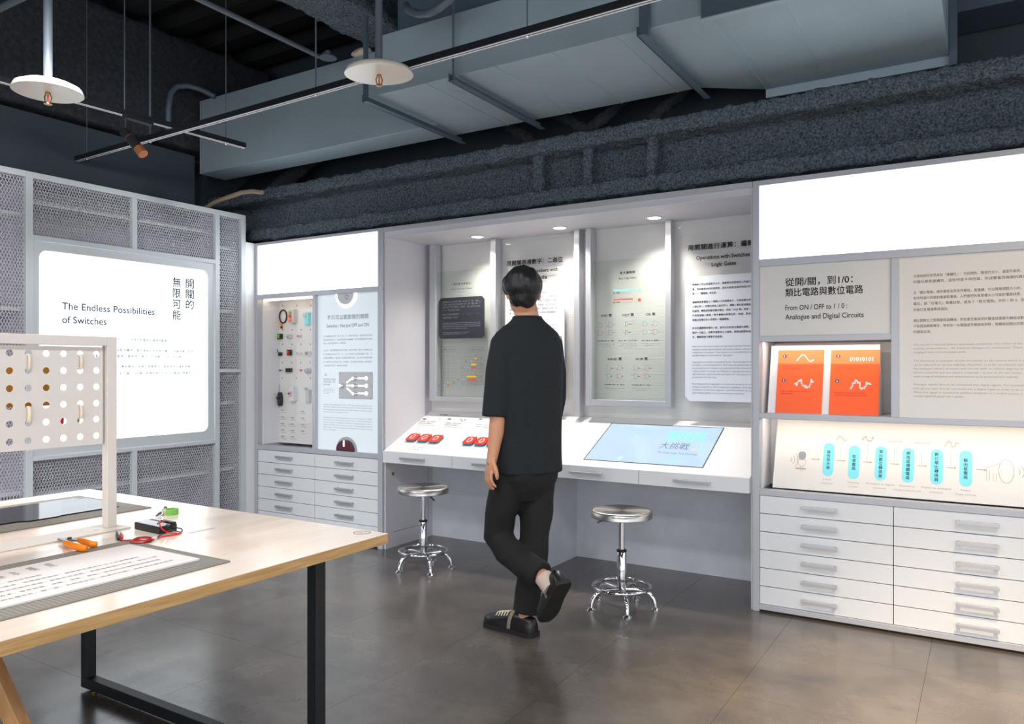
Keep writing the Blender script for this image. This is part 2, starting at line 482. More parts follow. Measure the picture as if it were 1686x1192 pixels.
class Print(G):
    """flat print on a plane, placed by photograph pixels cast onto that plane"""
    def __init__(self, plane, off=0.0008):
        super().__init__(); self.pl = plane; self.off = off; self.marks = []; self.hold = False; self.gap = None
    def mark(self):
        if not self.hold: self.marks.append((len(self.v), len(self.f)))
    def obj(self, name, mat, parent=None, split=False, **kw):
        if not split: return super().obj(name, mat, parent, kind='stuff' if len(self.marks) > 1 else None, **kw)
        mk = self.marks + [(len(self.v), len(self.f))]
        for (v0, f0), (v1, f1) in zip(mk, mk[1:]):
            if v1 == v0: continue
            q = G(); q.v = self.v[v0:v1]; q.f = [tuple(i - v0 for i in f) for f in self.f[f0:f1]]
            q.obj(name, mat, parent)
    def flat(self, pts): return [self.pl.at(a, b, self.off) for a, b in pts]
    def line(self, body, u0, v0, u1, h, bold=0.0, res=2):
        a0, b0 = self.pl.ab(u0, v0); a1, _ = self.pl.ab(u1, v0); _, b1 = self.pl.ab(u0, v0 - h)
        return self.line_ab(body, a0, b0, a1, b1 - b0, bold, res)
    def line_ab(self, body, a0, b0, a1, hb, bold=0.0, res=2):
        self.mark()
        s = hb / (0.86 if is_cjk(body) else 0.70)
        W = a1 - a0
        cjk = is_cjk(body); fat = bold if cjk else 0.0
        if cjk: bold = 0.0          # thickened by overprinting instead: offset outlines break dense characters
        vs, fs = glyphs(body, 1.0, bold, res)
        if not vs: return self
        w = max(p[0] for p in vs) - min(p[0] for p in vs)
        if w * s < W * 0.97 and len(body) > 1:
            vs, fs = glyphs(body, W / (w * s) if cjk else min(1.1, W / (w * s)), bold, res)
            w = max(p[0] for p in vs) - min(p[0] for p in vs)
        m = min(p[0] for p in vs); kx = W / w
        if not cjk: kx = min(kx, s * 1.35)
        groups = [fs]
        if self.gap:                # words set as pieces of their own
            ivs = sorted(((min(vs[i][0] for i in f), max(vs[i][0] for i in f), k) for k, f in enumerate(fs)))
            groups = []; end = -1e9
            for x0, x1, k in ivs:
                if x0 > end + self.gap: groups.append([])
                groups[-1].append(fs[k]); end = max(end, x1)
        for n, gf in enumerate(groups):
            if n: self.mark()
            use = sorted({i for f in gf for i in f}); ix = {i: j for j, i in enumerate(use)}
            for dx, dy in (((0, 0),) if not fat else ((-fat, 0), (fat, 0), (0, -fat), (0, fat))):
                self.add(self.flat([(a0 + (vs[i][0] - m + dx) * kx, b0 + (vs[i][1] + dy) * s) for i in use]), [tuple(ix[i] for i in f) for f in gf])
        return self
    def upright(self, chars, u, v, h, step, bold=0.0):
        """column of characters read downwards; (u, v) centre of the first one"""
        self.mark(); h0 = self.hold; self.hold = True
        for i, ch in enumerate(chars):
            if i: self.hold = h0; self.mark(); self.hold = True
            a, b = self.pl.ab(u, v + i * step); _, b1 = self.pl.ab(u, v + i * step - h)
            s = b1 - b
            self.line_ab(ch, a - s / 2, b - s / 2, a + s / 2, s, bold)
        self.hold = h0
        return self
    def quad(self, u0, v0, u1, v1):
        """box in the plane: top-left pixel and bottom-right pixel, upright in the plane"""
        self.mark()
        a0, b0 = self.pl.ab(u0, v0); a1, _ = self.pl.ab(u1, v0); _, b1 = self.pl.ab(u0, v1)
        return self.add(self.flat([(a0, b1), (a1, b1), (a1, b0), (a0, b0)]), [(0, 1, 2, 3)])
    def shape(self, pts):
        self.mark()
        return self.add(self.flat(pts), [tuple(range(len(pts)))])
    def disc(self, u, v, rpx, n=16, r_in=None, sq=1.0):
        a, b = self.pl.ab(u, v); _, b1 = self.pl.ab(u, v - rpx); r = (b1 - b)
        ring = lambda q: [(a + q * math.cos(2 * math.pi * k / n), b + q * math.sin(2 * math.pi * k / n)) for k in range(n)]
        if r_in is None: return self.shape(ring(r))
        self.mark()
        o, i = ring(r), ring(r * r_in)
        return self.add(self.flat(o + i), [(k, (k + 1) % n, n + (k + 1) % n, n + k) for k in range(n)])
    def stroke_ab(self, pts, w):
        self.mark()
        for (a0, b0), (a1, b1) in zip(pts, pts[1:]):
            dx, dy = a1 - a0, b1 - b0; L = math.hypot(dx, dy) or 1
            nx, ny = -dy / L * w / 2, dx / L * w / 2; ex, ey = dx / L * w * .3, dy / L * w * .3
            self.add(self.flat([(a0 + nx - ex, b0 + ny - ey), (a0 - nx - ex, b0 - ny - ey), (a1 - nx + ex, b1 - ny + ey), (a1 + nx + ex, b1 + ny + ey)]), [(0, 1, 2, 3)])
        return self
    def stroke(self, pix, w):
        return self.stroke_ab([self.pl.ab(u, v) for u, v in pix], w)

# ================================================================== STRUCTURE
fl = G().box((-6.2, -3.0, -0.06), (3.6, 4.75, -0.004)).obj('floor', MT['floor_base'])
tag(fl, 'dark charcoal floor of large square vinyl tiles', 'floor', kind='structure')
TS = 0.627
tile_mesh = None
X_OFF, Y_OFF = -2.724, 2.385
for i in range(-4, 7):
    for j in range(-4, 4):
        x0 = X_OFF + i * TS; y0 = Y_OFF + j * TS
        cx, cy = x0 + TS / 2, y0 + TS / 2
        if tile_mesh is None:
            g = G().box((x0 + .0006, y0 + .0006, -0.004), (x0 + TS - .0006, y0 + TS - .0006, 0.0))
            o = g.obj('floor_tile', MT['floor'], fl); tile_mesh = o.data
        else:
            o = bpy.data.objects.new('floor_tile', tile_mesh); COL.objects.link(o); o.parent = fl
            o.location = Vector((cx, cy, -0.002)) - wl(fl); WL[o.name] = Vector((cx, cy, -0.002))

Z_CEIL = 3.95
ce = G().box((-6.2, -3.12, Z_CEIL + .06), (3.6, 4.75, Z_CEIL + .16)).obj('ceiling', MT['ceil'])
tag(ce, 'black painted steel deck ceiling with ribs', 'ceiling', kind='structure')
rib_mesh = None
for k in range(20):
    y = -2.68 + k * 0.38
    if rib_mesh is None:
        g = G()
        pr = [(-.11, .06), (-.07, -.03), (.07, -.03), (.11, .06)]
        g.prism([(-6.2, y + a, Z_CEIL + b) for a, b in pr], (-1, 0, 0), 9.8)
        o = g.obj('deck_rib', MT['ceil'], ce); rib_mesh = o.data
        base_loc = o.location.copy()
    else:
        o = bpy.data.objects.new('deck_rib', rib_mesh); COL.objects.link(o); o.parent = ce
        o.location = base_loc + Vector((0, k * 0.38, 0))
wb = G().box((-6.2, 4.75, -0.06), (3.6, 4.87, Z_CEIL + .16)).obj('wall_back', MT['wall_dark'])
tag(wb, 'dark painted wall behind the display units', 'wall', kind='structure')
wlft = G().box((-6.2, -3.12, -0.06), (-5.62, 4.75, Z_CEIL + .16)).obj('wall_left', MT['wall_dark'])
tag(wlft, 'dark painted wall above and behind the mesh cabinet', 'wall', kind='structure')
wf = G().box((-6.2, -3.12, 2.35), (3.72, -3.0, Z_CEIL + .06)).obj('wall_front_blocker', MT['wall_dark'])  # added out of view to stop ambient light entering high at the front
tag(wf, 'dark bulkhead above the glazed front of the hall', 'wall', kind='structure')
wr = G().box((3.6, -3.12, 2.35), (3.72, 4.75, Z_CEIL + .06)).obj('wall_right_blocker', MT['wall_dark'])  # added likewise on the right, keeps high ambient light off the ducts
tag(wr, 'dark bulkhead above the open right side of the hall', 'wall', kind='structure')
# dark bulkhead above the mesh cabinet
bk = G().box((-5.619, -2.9, 2.30), (-5.34, 3.86, 2.95)).obj('trim_1', MT['wall_dark'])
tag(bk, 'dark slate bulkhead above the mesh cabinet', 'trim', kind='structure')
# corner infill panel between mesh cabinet and drawer cabinet
ci = G().box((-5.0, 4.012, 0), (-4.925, 4.14, 2.255)).obj('trim_2', MT['white'])
tag(ci, 'narrow pale corner infill panel beside the mesh cabinet', 'trim', kind='structure')

# ================================================================== MESH CABINET (left wall)
XM = -4.92
mc = thing('mesh_cabinet', 'tall grey cabinet with expanded metal mesh doors and a glowing title panel', 'cabinet', (-5.1, 2.8, 0))
def barX(y0, y1, z0, z1, name, d=0.035, x=XM, parent=mc, mat='alu_mesh', bev=.002):
    return G().box((x - d, y0, z0), (x, y1, z1)).obj(name, MT[mat], parent, bev=bev)
Y_END = 1.55
for y0, y1 in ((2.399, 2.440), (3.735, 3.773), (3.970, 4.011)): barX(y0, y1, 0, 2.462, 'stile', .04)
barX(Y_END, Y_END + .04, 0, 2.462, 'stile', .04)
segs = [(Y_END + .04, 2.399), (2.440, 3.735), (3.773, 3.970)]
for y0, y1 in segs:
    barX(y0, y1, 2.425, 2.462, 'rail'); barX(y0, y1, 0.0, 0.06, 'rail')
barX(2.440, 3.735, 2.053, 2.083, 'rail')
barX(2.440, 3.735, 0.707, 0.731, 'rail')
barX(3.773, 3.970, 1.238, 1.262, 'rail')
barX(3.077, 3.112, 2.083, 2.425, 'stile'); barX(3.077, 3.112, 0.06, 0.707, 'stile')
# carcass
G().box((-5.33, Y_END, 0.0), (-5.31, 4.011, 2.462)).obj('back_panel', MT['cab_in'], mc)
for y in (Y_END + .002, 2.41, 3.745, 3.985): G().box((-5.31, y, 0.0), (XM - .05, y + .02, 2.44)).obj('side_panel', MT['cab_in'], mc)
for z0, z1 in ((2.444, 2.462), (0.0, 0.03)): G().box((-5.31, Y_END + .01, z0), (XM - .04, 4.0, z1)).obj('carcass_board', MT['cab_in'], mc)
SH = [(Y_END + .03, 2.41, 2.20), (Y_END + .03, 2.41, 1.62), (Y_END + .03, 2.41, 1.05), (Y_END + .03, 2.41, .5), (2.432, 3.744, 2.285), (2.432, 3.744, .47), (3.767, 3.984, 2.185), (3.767, 3.984, 1.70), (3.767, 3.984, .99), (3.767, 3.984, .48)]
for y0, y1, z in SH: G().box((-5.308, y0, z), (XM - .09, y1, z + .022)).obj('shelf', MT['white'], mc, bev=.002)
G().box((-5.308, 2.432, 2.06), (XM - .036, 3.744, 2.08)).obj('carcass_board', MT['cab_in'], mc)
G().box((-5.308, 2.432, .71), (XM - .036, 3.744, .73)).obj('carcass_board', MT['cab_in'], mc)
# expanded metal
def expanded(name, y0, y1, z0, z1, x):
    g = G(); w, h, sw, st = .0175, .039, .0016, .0009
    nr = int((z1 - z0) / (h / 2)); nc = int((y1 - y0) / w) + 1
    for j in range(nr):
        for i in range(nc):
            y = y0 + i * w + (j % 2) * w / 2; z = z0 + j * h / 2
            for s in (-1, 1):
                y2, z2 = y + s * w / 2, z + h / 2
                if not (y0 <= y2 <= y1 and y <= y1 and z2 <= z1): continue
                L = math.hypot(w / 2, h / 2); py, pz = -(h / 2) / L * sw, s * (w / 2) / L * sw
                lo = [(x - st, y + py, z + pz), (x + st, y + py, z + pz), (x + st, y - py, z - pz), (x - st, y - py, z - pz)]
                hi = [(a, b + y2 - y, c + z2 - z) for a, b, c in lo]
                g.add(lo + hi, [(0, 1, 5, 4), (1, 2, 6, 5), (2, 3, 7, 6), (3, 0, 4, 7)])
    return g.obj(name, MT['alu_mesh'], mc)
xm = XM - .028
expanded('mesh_panel', Y_END + .03, 2.41, .05, 2.435, xm)
expanded('mesh_panel', 2.43, 3.087, 2.075, 2.435, xm); expanded('mesh_panel', 3.102, 3.745, 2.075, 2.435, xm)
expanded('mesh_panel', 2.43, 3.087, .05, .715, xm); expanded('mesh_panel', 3.102, 3.745, .05, .715, xm)
expanded('mesh_panel', 3.763, 3.98, 1.255, 2.435, xm); expanded('mesh_panel', 3.763, 3.98, .05, 1.245, xm)
# illuminated title panel
bz = G()
a0, a1, b0, b1 = 2.444, 3.731, .735, 2.049
inner = rrect(2.479, .801, 3.681, 1.998, .05, 6)
outer = []
for a, b in inner:      # matching points on the outer rectangle
    outer.append((a1 if a > (a0 + a1) / 2 else a0, b1 if b > (b0 + b1) / 2 else b0))
k = len(inner)
pts = [Vector((XM - .012, a, b)) for a, b in outer] + [Vector((XM - .012, a, b)) for a, b in inner] + [Vector((XM - .03, a, b)) for a, b in inner]
bz.add(pts, [(i, (i + 1) % k, k + (i + 1) % k, k + i) for i in range(k)] + [(k + i, k + (i + 1) % k, 2 * k + (i + 1) % k, 2 * k + i) for i in range(k)])
bz.obj('bezel', MT['alu_mesh'], mc)
lb = G().prism([(XM - .028, a, b) for a, b in rrect(2.474, .796, 3.686, 2.003, .05, 6)], (1, 0, 0), .05).obj('lightbox_panel', MT['lightbox'], mc)
tag(lb, 'glowing white title panel with rounded corners')
pl = plane_x(XM - .028)
t = Print(pl); t.gap = .16
t.line('The Endless Possibilities', 102, 509, 254.5, 11.5, .016, 4); t.line('of Switches', 102, 531.5, 175.5, 11.5, .016, 4)
t.obj('lettering', MT['light_ink'], lb, split=True)
t = Print(pl)
t.upright('開關的', 312.5, 466, 14.5, 17.2, .012); t.upright('無限可能', 291, 464, 14.5, 17.8, .012)
t.obj('lettering', MT['light_ink'], lb, split=True)
t = Print(pl)
for i, s in enumerate(['開關是一種電子元件，可以用來控制電路的導通或斷開。', '當開關的金屬接點接觸時，電流通過形成迴路，電子元件被啟動，形成', '開（ON）的狀態；當接點分開，電流斷開，電路停止運作，形成關（OFF）的狀態。', '電子材料行擺有著各式各樣的開關零件，像是常見的蹺板開關、', '按鈕開關，一起在牆上找找看，有哪些是你在生活中看過的開關呢？']):
    u1 = (277, 318, 301, 315, 317)[i]; v0 = (559, 577.5, 587, 605, 617)[i]; n = len(s)
    t.line(s, u1 - n * 5.15 - (10 if i in (2,) else 0), v0, u1, 4.2, .012)
t.obj('lettering', MT['light_ink_pale'], lb)
t = Print(pl)
for s, u1, v0, w in (('A switch is an electronic component that can be used to allow or block a current.', 308, 643.5, 206), ('When the contacts meet, the circuit is closed, current flows and', 318, 656.5, 216), ('components are activated (termed ON). When the contacts open, the circuit is broken,', 318, 664.5, 216), ('and components are deactivated (termed OFF).', 252, 673.5, 150),
                     ('Switches come in all sorts of sizes and all kinds of switches can be found in the hardware', 318, 684.5, 216), ('store. Rocker switches, lever switches, button switches and rotary switches are', 318, 692, 216), ('common. Which switches on the wall do you see in daily life?', 258, 702, 156)):
    t.line(s, u1 - w, v0, u1, 3.2)
t.obj('lettering', MT['light_ink_faint'], lb)
t = Print(pl)
for q in ((101, 437, 112, 446), (115, 437, 126, 446), (128, 437, 141, 446), (101, 449.5, 141, 454), (101, 456, 141, 461), (101, 463, 110, 469), (113, 463, 120, 469), (101, 471, 120, 477), (123, 463, 141, 477)): t.quad(*q)
t.obj('emblem', MT['light_ink_logo'], lb)

# ================================================================== CABINETS ON THE BACK WALL
YF = 4.10
def barY(x0, x1, z0, z1, parent, name, y0=YF, d=.05, mat='alu', bev=.002):
    return G().box((x0, y0, z0), (x1, y0 + d, z1)).obj(name, MT[mat], parent, bev=bev)
def handle(xc, zc, w, parent, y=YF, dx=.0):
    g = G()
    g.box((xc - w / 2, y - .032, zc - .008), (xc + w / 2, y - .022, zc + .008))
    for s in (-1, 1): g.box((xc + s * (w / 2 - .012) - .007, y - .024, zc - .007), (xc + s * (w / 2 - .012) + .007, y, zc + .007))
    return g.obj('handle', MT['handle'], parent, bev=.0015)
def drawer(x0, x1, z0, z1, parent, hx, hw, y=YF + .006):
    d = G().box((x0 + .002, y, z0 + .0018), (x1 - .002, y + .02, z1 - .0018)).obj('drawer', MT['drawer'], parent, bev=.0012)
    handle(hx, (z0 + z1) / 2 + .004, hw, d, y)
    return d

# ---- right display cabinet
RX0, RX1 = -1.045, 1.30
rc = thing('display_cabinet', 'long white display cabinet with light box, orange shelf and twelve drawers', 'cabinet', (0.1, 4.35, 0))
barY(RX0, -1.012, 0, 2.255, rc, 'stile', d=.5)
barY(RX1, RX1 + .035, 0, 2.255, rc, 'stile', d=.5)
for z0, z1 in ((2.227, 2.255), (1.803, 1.842), (1.010, 1.038), (.609, .640), (0.012, .040)): barY(-1.012, RX1, z0, z1, rc, 'rail')
barY(-.391, -.357, 1.038, 1.803, rc, 'stile')
barY(-1.012, -.391, 1.411, 1.441, rc, 'rail')
G().box((-1.012, 4.15, 0.0), (RX1, 4.6, .012)).obj('plinth', MT['ply_edge'], rc)
G().box((-1.012, 4.56, .012), (RX1, 4.6, 2.255)).obj('back_panel', MT['white'], rc)
G().box((-1.012, 4.15, 2.23), (RX1, 4.56, 2.255)).obj('top_board', MT['alu'], rc)
G().box((-1.012, 4.13, .58), (RX1, 4.56, .612)).obj('shelf_board', MT['white'], rc)
G().box((-1.012, 4.13, 1.022), (RX1, 4.56, 1.036)).obj('shelf_board', MT['white'], rc)
G().box((-1.012, 4.13, 1.425), (-.391, 4.56, 1.439)).obj('shelf_board', MT['white'], rc)
G().box((-.391, 4.13, 1.038), (-.357, 4.56, 1.803)).obj('shelf_side', MT['white'], rc)
tb = G().box((-1.012, YF + .012, 1.842), (RX1, YF + .03, 2.227)).obj('lightbox_panel', MT['lightbox_flute'], rc)
tag(tb, 'glowing fluted light panel along the top')
# drawers
mid = -.381
rows = [(.04 + k * (.609 - .04) / 6, .04 + (k + 1) * (.609 - .04) / 6) for k in range(6)]
cols = [(-1.012, mid, .147, -.7145), (mid, .27, .165, -.035), (.27, RX1, .165, .79)]
for x0, x1, hw, hx in cols:
    for z0, z1 in rows: drawer(x0, x1, z0, z1, rc, hx, .17)
G().box((-1.01, 4.13, .04), (RX1, 4.15, .58)).obj('drawer_carcass', MT['dark_in'], rc)
# title panel
tp = G().box((-1.012, YF + .014, 1.441), (-.391, YF + .03, 1.803)).obj('title_panel', MT['panel'], rc)
pl = plane_y(YF + .014)
t = Print(pl); t.gap = .20
t.line('從開/關，到1/0：', 1293, 470.5, 1404, 12.5, .010, 3); t.line('類比電路與數位電路', 1293, 487.5, 1421, 12.5, .010, 3)
t.line('From ON / OFF to 1 / 0 :', 1293, 511, 1395, 8.2, .010, 3); t.line('Analogue and Digital Circuits', 1293, 526, 1422, 8.2, .010, 3)
t.obj('lettering', MT['ink'], tp, split=True)
# reading panel
rp = G().box((-.357, YF + .014, 1.038), (RX1, YF + .03, 1.803)).obj('reading_panel', MT['panel'], rc)
t = Print(pl)
zh = [(457, '古典物理的世界具有「連續性」：光的顏色、聲音的大小、溫度的高低，各種物質', 0), (466.3, '的變化都是連續的。這些特質不停改變，形成豐富而複雜的真實世界。', 1708),
      (484, '在「類比電路」裡的電和自然世界類似，是連續、可以隨意調整大小的，為了更', 0), (493, '有效地進行訊號的傳遞和溝通，人們便把有無限種大小可能的電路狀態，變為「高', 0), (502.4, '電位」跟「低電位」兩種狀態，成為了「數位電路」中的 1 和 0；因此可以更明確', 0), (512.2, '的進行各種運算與通訊。', 1562),
      (530, '類比跟數位之間需要經過轉換，例如麥克風收到的聲音就需要先轉換成數位訊號', 0), (539, '才能透過網路傳送；等到另一台電腦或手機接收到時，再轉換回類比訊號，用喇叭', 0), (548.5, '的播放出來。', 1534)]
for v, s, u1 in zh:
    t.line(s, 1504, v, u1 if u1 else 1504 + 5.72 * len(s), 4.6)
t.obj('lettering', MT['ink_brown'], rp)
t = Print(pl)
en = [(569, 'The world in classical physics possesses continuity: the colors of the spectrum, the loudness of', 1760), (575.3, 'sounds, temperatures... All material changes are continuous. These properties are constantly', 1760), (581.5, 'changing to form a rich and complex world.', 1590),
      (595.5, 'The electricity in analogue circuits are similar to the natural world in that they are continuous and', 1765), (602, 'can be adjusted to various degrees. However, in order to transmit signals more effectively, we take', 1765), (608.3, 'the analogue electric pressure and current with its infinite degrees and limit it to two states: high', 1765), (614.7, 'electric potential and low electric potential – as one of the two states, 1 or 0 in digital circuits. This', 1765), (621, 'means a range of calculations and communications can be performed more explicitly.', 1677),
      (634, 'Analogue signals have to be converted into digital signals. For example, sound received by the', 1752), (640.8, 'microphone must first be converted into a digital signal in order to be transmitted over networks.', 1755), (647, 'When this signal is received by another computer or a mobile phone, it is converted back into an', 1755), (653.2, 'analogue signal and played over a speaker.', 1588)]
for v, s, u1 in en: t.line(s, 1504, v, u1, 3.1)
t.obj('lettering', MT['ink_brown_pale'], rp)
# LED strips under the rails
for x0, x1, z, w in ((-1.0, -.40, 1.419, 0.55), (-1.0, RX1 - .01, 1.017, 1.7)):
    G().box((x0, YF + .055, z - .003), (x1, YF + .07, z + .005)).obj('led_strip', MT['led'], rc)
    xc = (x0 + x1) / 2
    lamp('led_strip_lamp', 'AREA', (xc, YF + .062, z - .005), (xc, YF + .10, z - .4), w, (1.0, .90, .78), shape='RECTANGLE', size=x1 - x0, size_y=.014)
# white lining of the two lit bays
G().box((-1.012, 4.15, 1.038), (-1.006, 4.44, 1.411)).obj('bay_lining', MT['white'], rc)
G().box((-1.012, 4.434, 1.038), (-.391, 4.44, 1.411)).obj('bay_lining', MT['white'], rc)
G().box((-1.012, 4.15, .64), (-1.006, 4.34, 1.01)).obj('bay_lining', MT['white'], rc)
G().box((-1.012, 4.334, .64), (RX1, 4.34, 1.01)).obj('bay_lining', MT['white'], rc)
# diagram board leaning in the lower bay
DB0, DB1 = Vector((0, 4.175, .645)), Vector((0, 4.30, 1.0))
up = (DB1 - DB0).normalized()
dpl = Plane(DB0, (1, 0, 0), up)
g = G()
n = dpl.n
g.prism([dpl.at(a, b) for a, b in ((-.962, 0), (RX1 - .02, 0), (RX1 - .02, .372), (-.962, .372))], n, .01)
db = g.obj('diagram_board', MT['panel'], rc)
t = Print(dpl)
PILL = [(1364, 756.5, '線性放大器'), (1406, 761, '取樣電路'), (1450, 763, '類比數位轉換器'), (1495, 766, '網路或積體電路'), (1542, 768.5, '數位類比轉換器'), (1590, 771.5, '輸出級電路')]
p2 = Print(dpl, .0006)
for u, v, s in PILL:
    a, b = dpl.ab(u, v); hw, hh = .0262, .087
    p2.shape(rrect(a - hw, b - hh, a + hw, b + hh, hw * .98, 6))
    nn = len(s); st = .0205; sz = .0165
    for i, ch in enumerate(s):
        bb = b + (nn - 1) / 2 * st - i * st
        t.line_ab(ch, a - sz / 2, bb - sz / 2, a + sz / 2, sz, .01)
p2.obj('diagram_pill', MT['ink_cyan'], db, split=True)
t.obj('lettering', MT['ink'], db)
t = Print(dpl)
for (u, v, _), (s1, s2) in zip(PILL, (('Linear', 'amplifier'), ('Sampling', 'circuit'), ('Analogue to digital', 'converter'), ('Network or', 'integrated circuit'), ('Digital to analogue', 'converter'), ('Output', 'stage circuit'))):
    a, b = dpl.ab(u, v)
    for s, db_ in ((s1, -.108), (s2, -.1285)):
        w = len(s) * .0066; t.line_ab(s, a - w / 2, b + db_, a + w / 2, .0085)
t.obj('lettering', MT['ink_tan'], db)
t = Print(dpl)
def arrow(T, u, v, L=.034):
    a, b = dpl.ab(u, v); T.hold = False; T.stroke_ab([(a - L / 2, b), (a + L / 2, b)], .003); T.hold = True; T.shape([(a + L / 2 - .002, b - .0045), (a + L / 2 + .006, b), (a + L / 2 - .002, b + .0045)])
AR = [(1342, 756), (1384, 758.5), (1427.5, 761), (1472, 764), (1517.5, 767), (1565.5, 770), (1614.5, 773.5)]
for u, v in AR: arrow(t, u, v)
t.obj('diagram_arrow', MT['ink_tan'], db, split=True)
t = Print(dpl)
WV = {}
def wave_sine(a, b, s): return [(a + s * (x - .5), b + s * .22 * math.sin(x * 2 * math.pi * 1.05 - .25 * math.pi)) for x in [i / 18 for i in range(19)]]
def wave_steps(a, b, s, ys):
    q = []
    for i, y in enumerate(ys): q += [(a + s * (i / len(ys) - .5), b + s * y), (a + s * ((i + 1) / len(ys) - .5), b + s * y)]
    return q
STEPA = [-.02, .05, -.1, .1, .2, .12, .24, 0, -.12, -.08, -.2, -.1, -.24, -.16, -.2, -.06, .24, .08, .12]
STEPB = [-.2, -.1, .12, .08, .26, .2, .1, .14, -.16, -.22, -.16, -.18, -.08, .14, .05, .1, .04]
a, b = dpl.ab(1386, 722); t.stroke_ab(wave_sine(a, b, .052), .0028)
a, b = dpl.ab(1429, 723); t.stroke_ab(wave_steps(a, b, .058, STEPA), .002)
for u, v in ((1474.5, 727.5), (1519, 730)):
    a, b = dpl.ab(u, v); t.line_ab('01010101', a - .031, b - .004, a + .031, .010)
a, b = dpl.ab(1567, 731.5); t.stroke_ab(wave_steps(a, b, .062, STEPB), .002)
t.obj('diagram_signal', MT['ink_tan'], db, split=True)
t = Print(dpl)
for (u, v), (u2, v2) in zip(AR[1:6], ((1386, 731), (1429, 733), (1474, 734), (1518.5, 736), (1566, 739))):
    a, b = dpl.ab(u, v - 3); _, b2 = dpl.ab(u2, v2); t.stroke_ab([(a, b), (a, b2)], .0012)
a, b = dpl.ab(1308, 757)                                   # sound waves into the microphone
for k, r in enumerate((.016, .032, .048)):
    t.stroke_ab([(a - .03 + r * math.cos(q), b + r * 1.05 * math.sin(q)) for q in [math.radians(-42 + 12 * i) for i in range(8)]], .0022)
t.obj('diagram_linework', MT['ink_tan'], db)
t = Print(dpl)
a, b = dpl.ab(1320.5, 757)
t.stroke_ab([(a - .02, b), (a - .02, b - .012), (a - .012, b - .03), (a, b - .036), (a + .012, b - .03), (a + .02, b - .012), (a + .02, b), (a - .02, b)], .0016)
for s in (-1, 1): t.stroke_ab([(a + s * .005, b - .036), (a + s * .005, b - .062)], .0016)
t.quad(1310, 770, 1327, 771.8)
t.obj('microphone_outline', MT['ink_tan'], db)
t = Print(dpl)
a, b = dpl.ab(1657, 776)                                   # loudspeaker
t.stroke_ab([(a + .030 * math.cos(q), b + .056 * math.sin(q)) for q in [2 * math.pi * i / 24 for i in range(25)]], .0018)
t.stroke_ab([(a - .022, b + .036), (a - .078, b + .012), (a - .084, b), (a - .078, b - .008)], .0016)
for da in (-.078, -.066, -.052, -.04): t.stroke_ab([(a + da, b + (.0 if da < -.06 else -.012)), (a + da, b - .05)], .0014)
for r in (.018, .034, .05):
    t.stroke_ab([(a + .035 + r * math.cos(q), b + r * 1.1 * math.sin(q)) for q in [math.radians(-42 + 12 * i) for i in range(8)]], .0022)
t.obj('loudspeaker_outline', MT['ink_tan'], db)
t = Print(dpl)
a, b = dpl.ab(1320.5, 757)
t.shape(rrect(a - .0185, b + .002, a + .0185, b + .045, .016, 5))
t.obj('microphone_print', MT['ink_pale'], db)
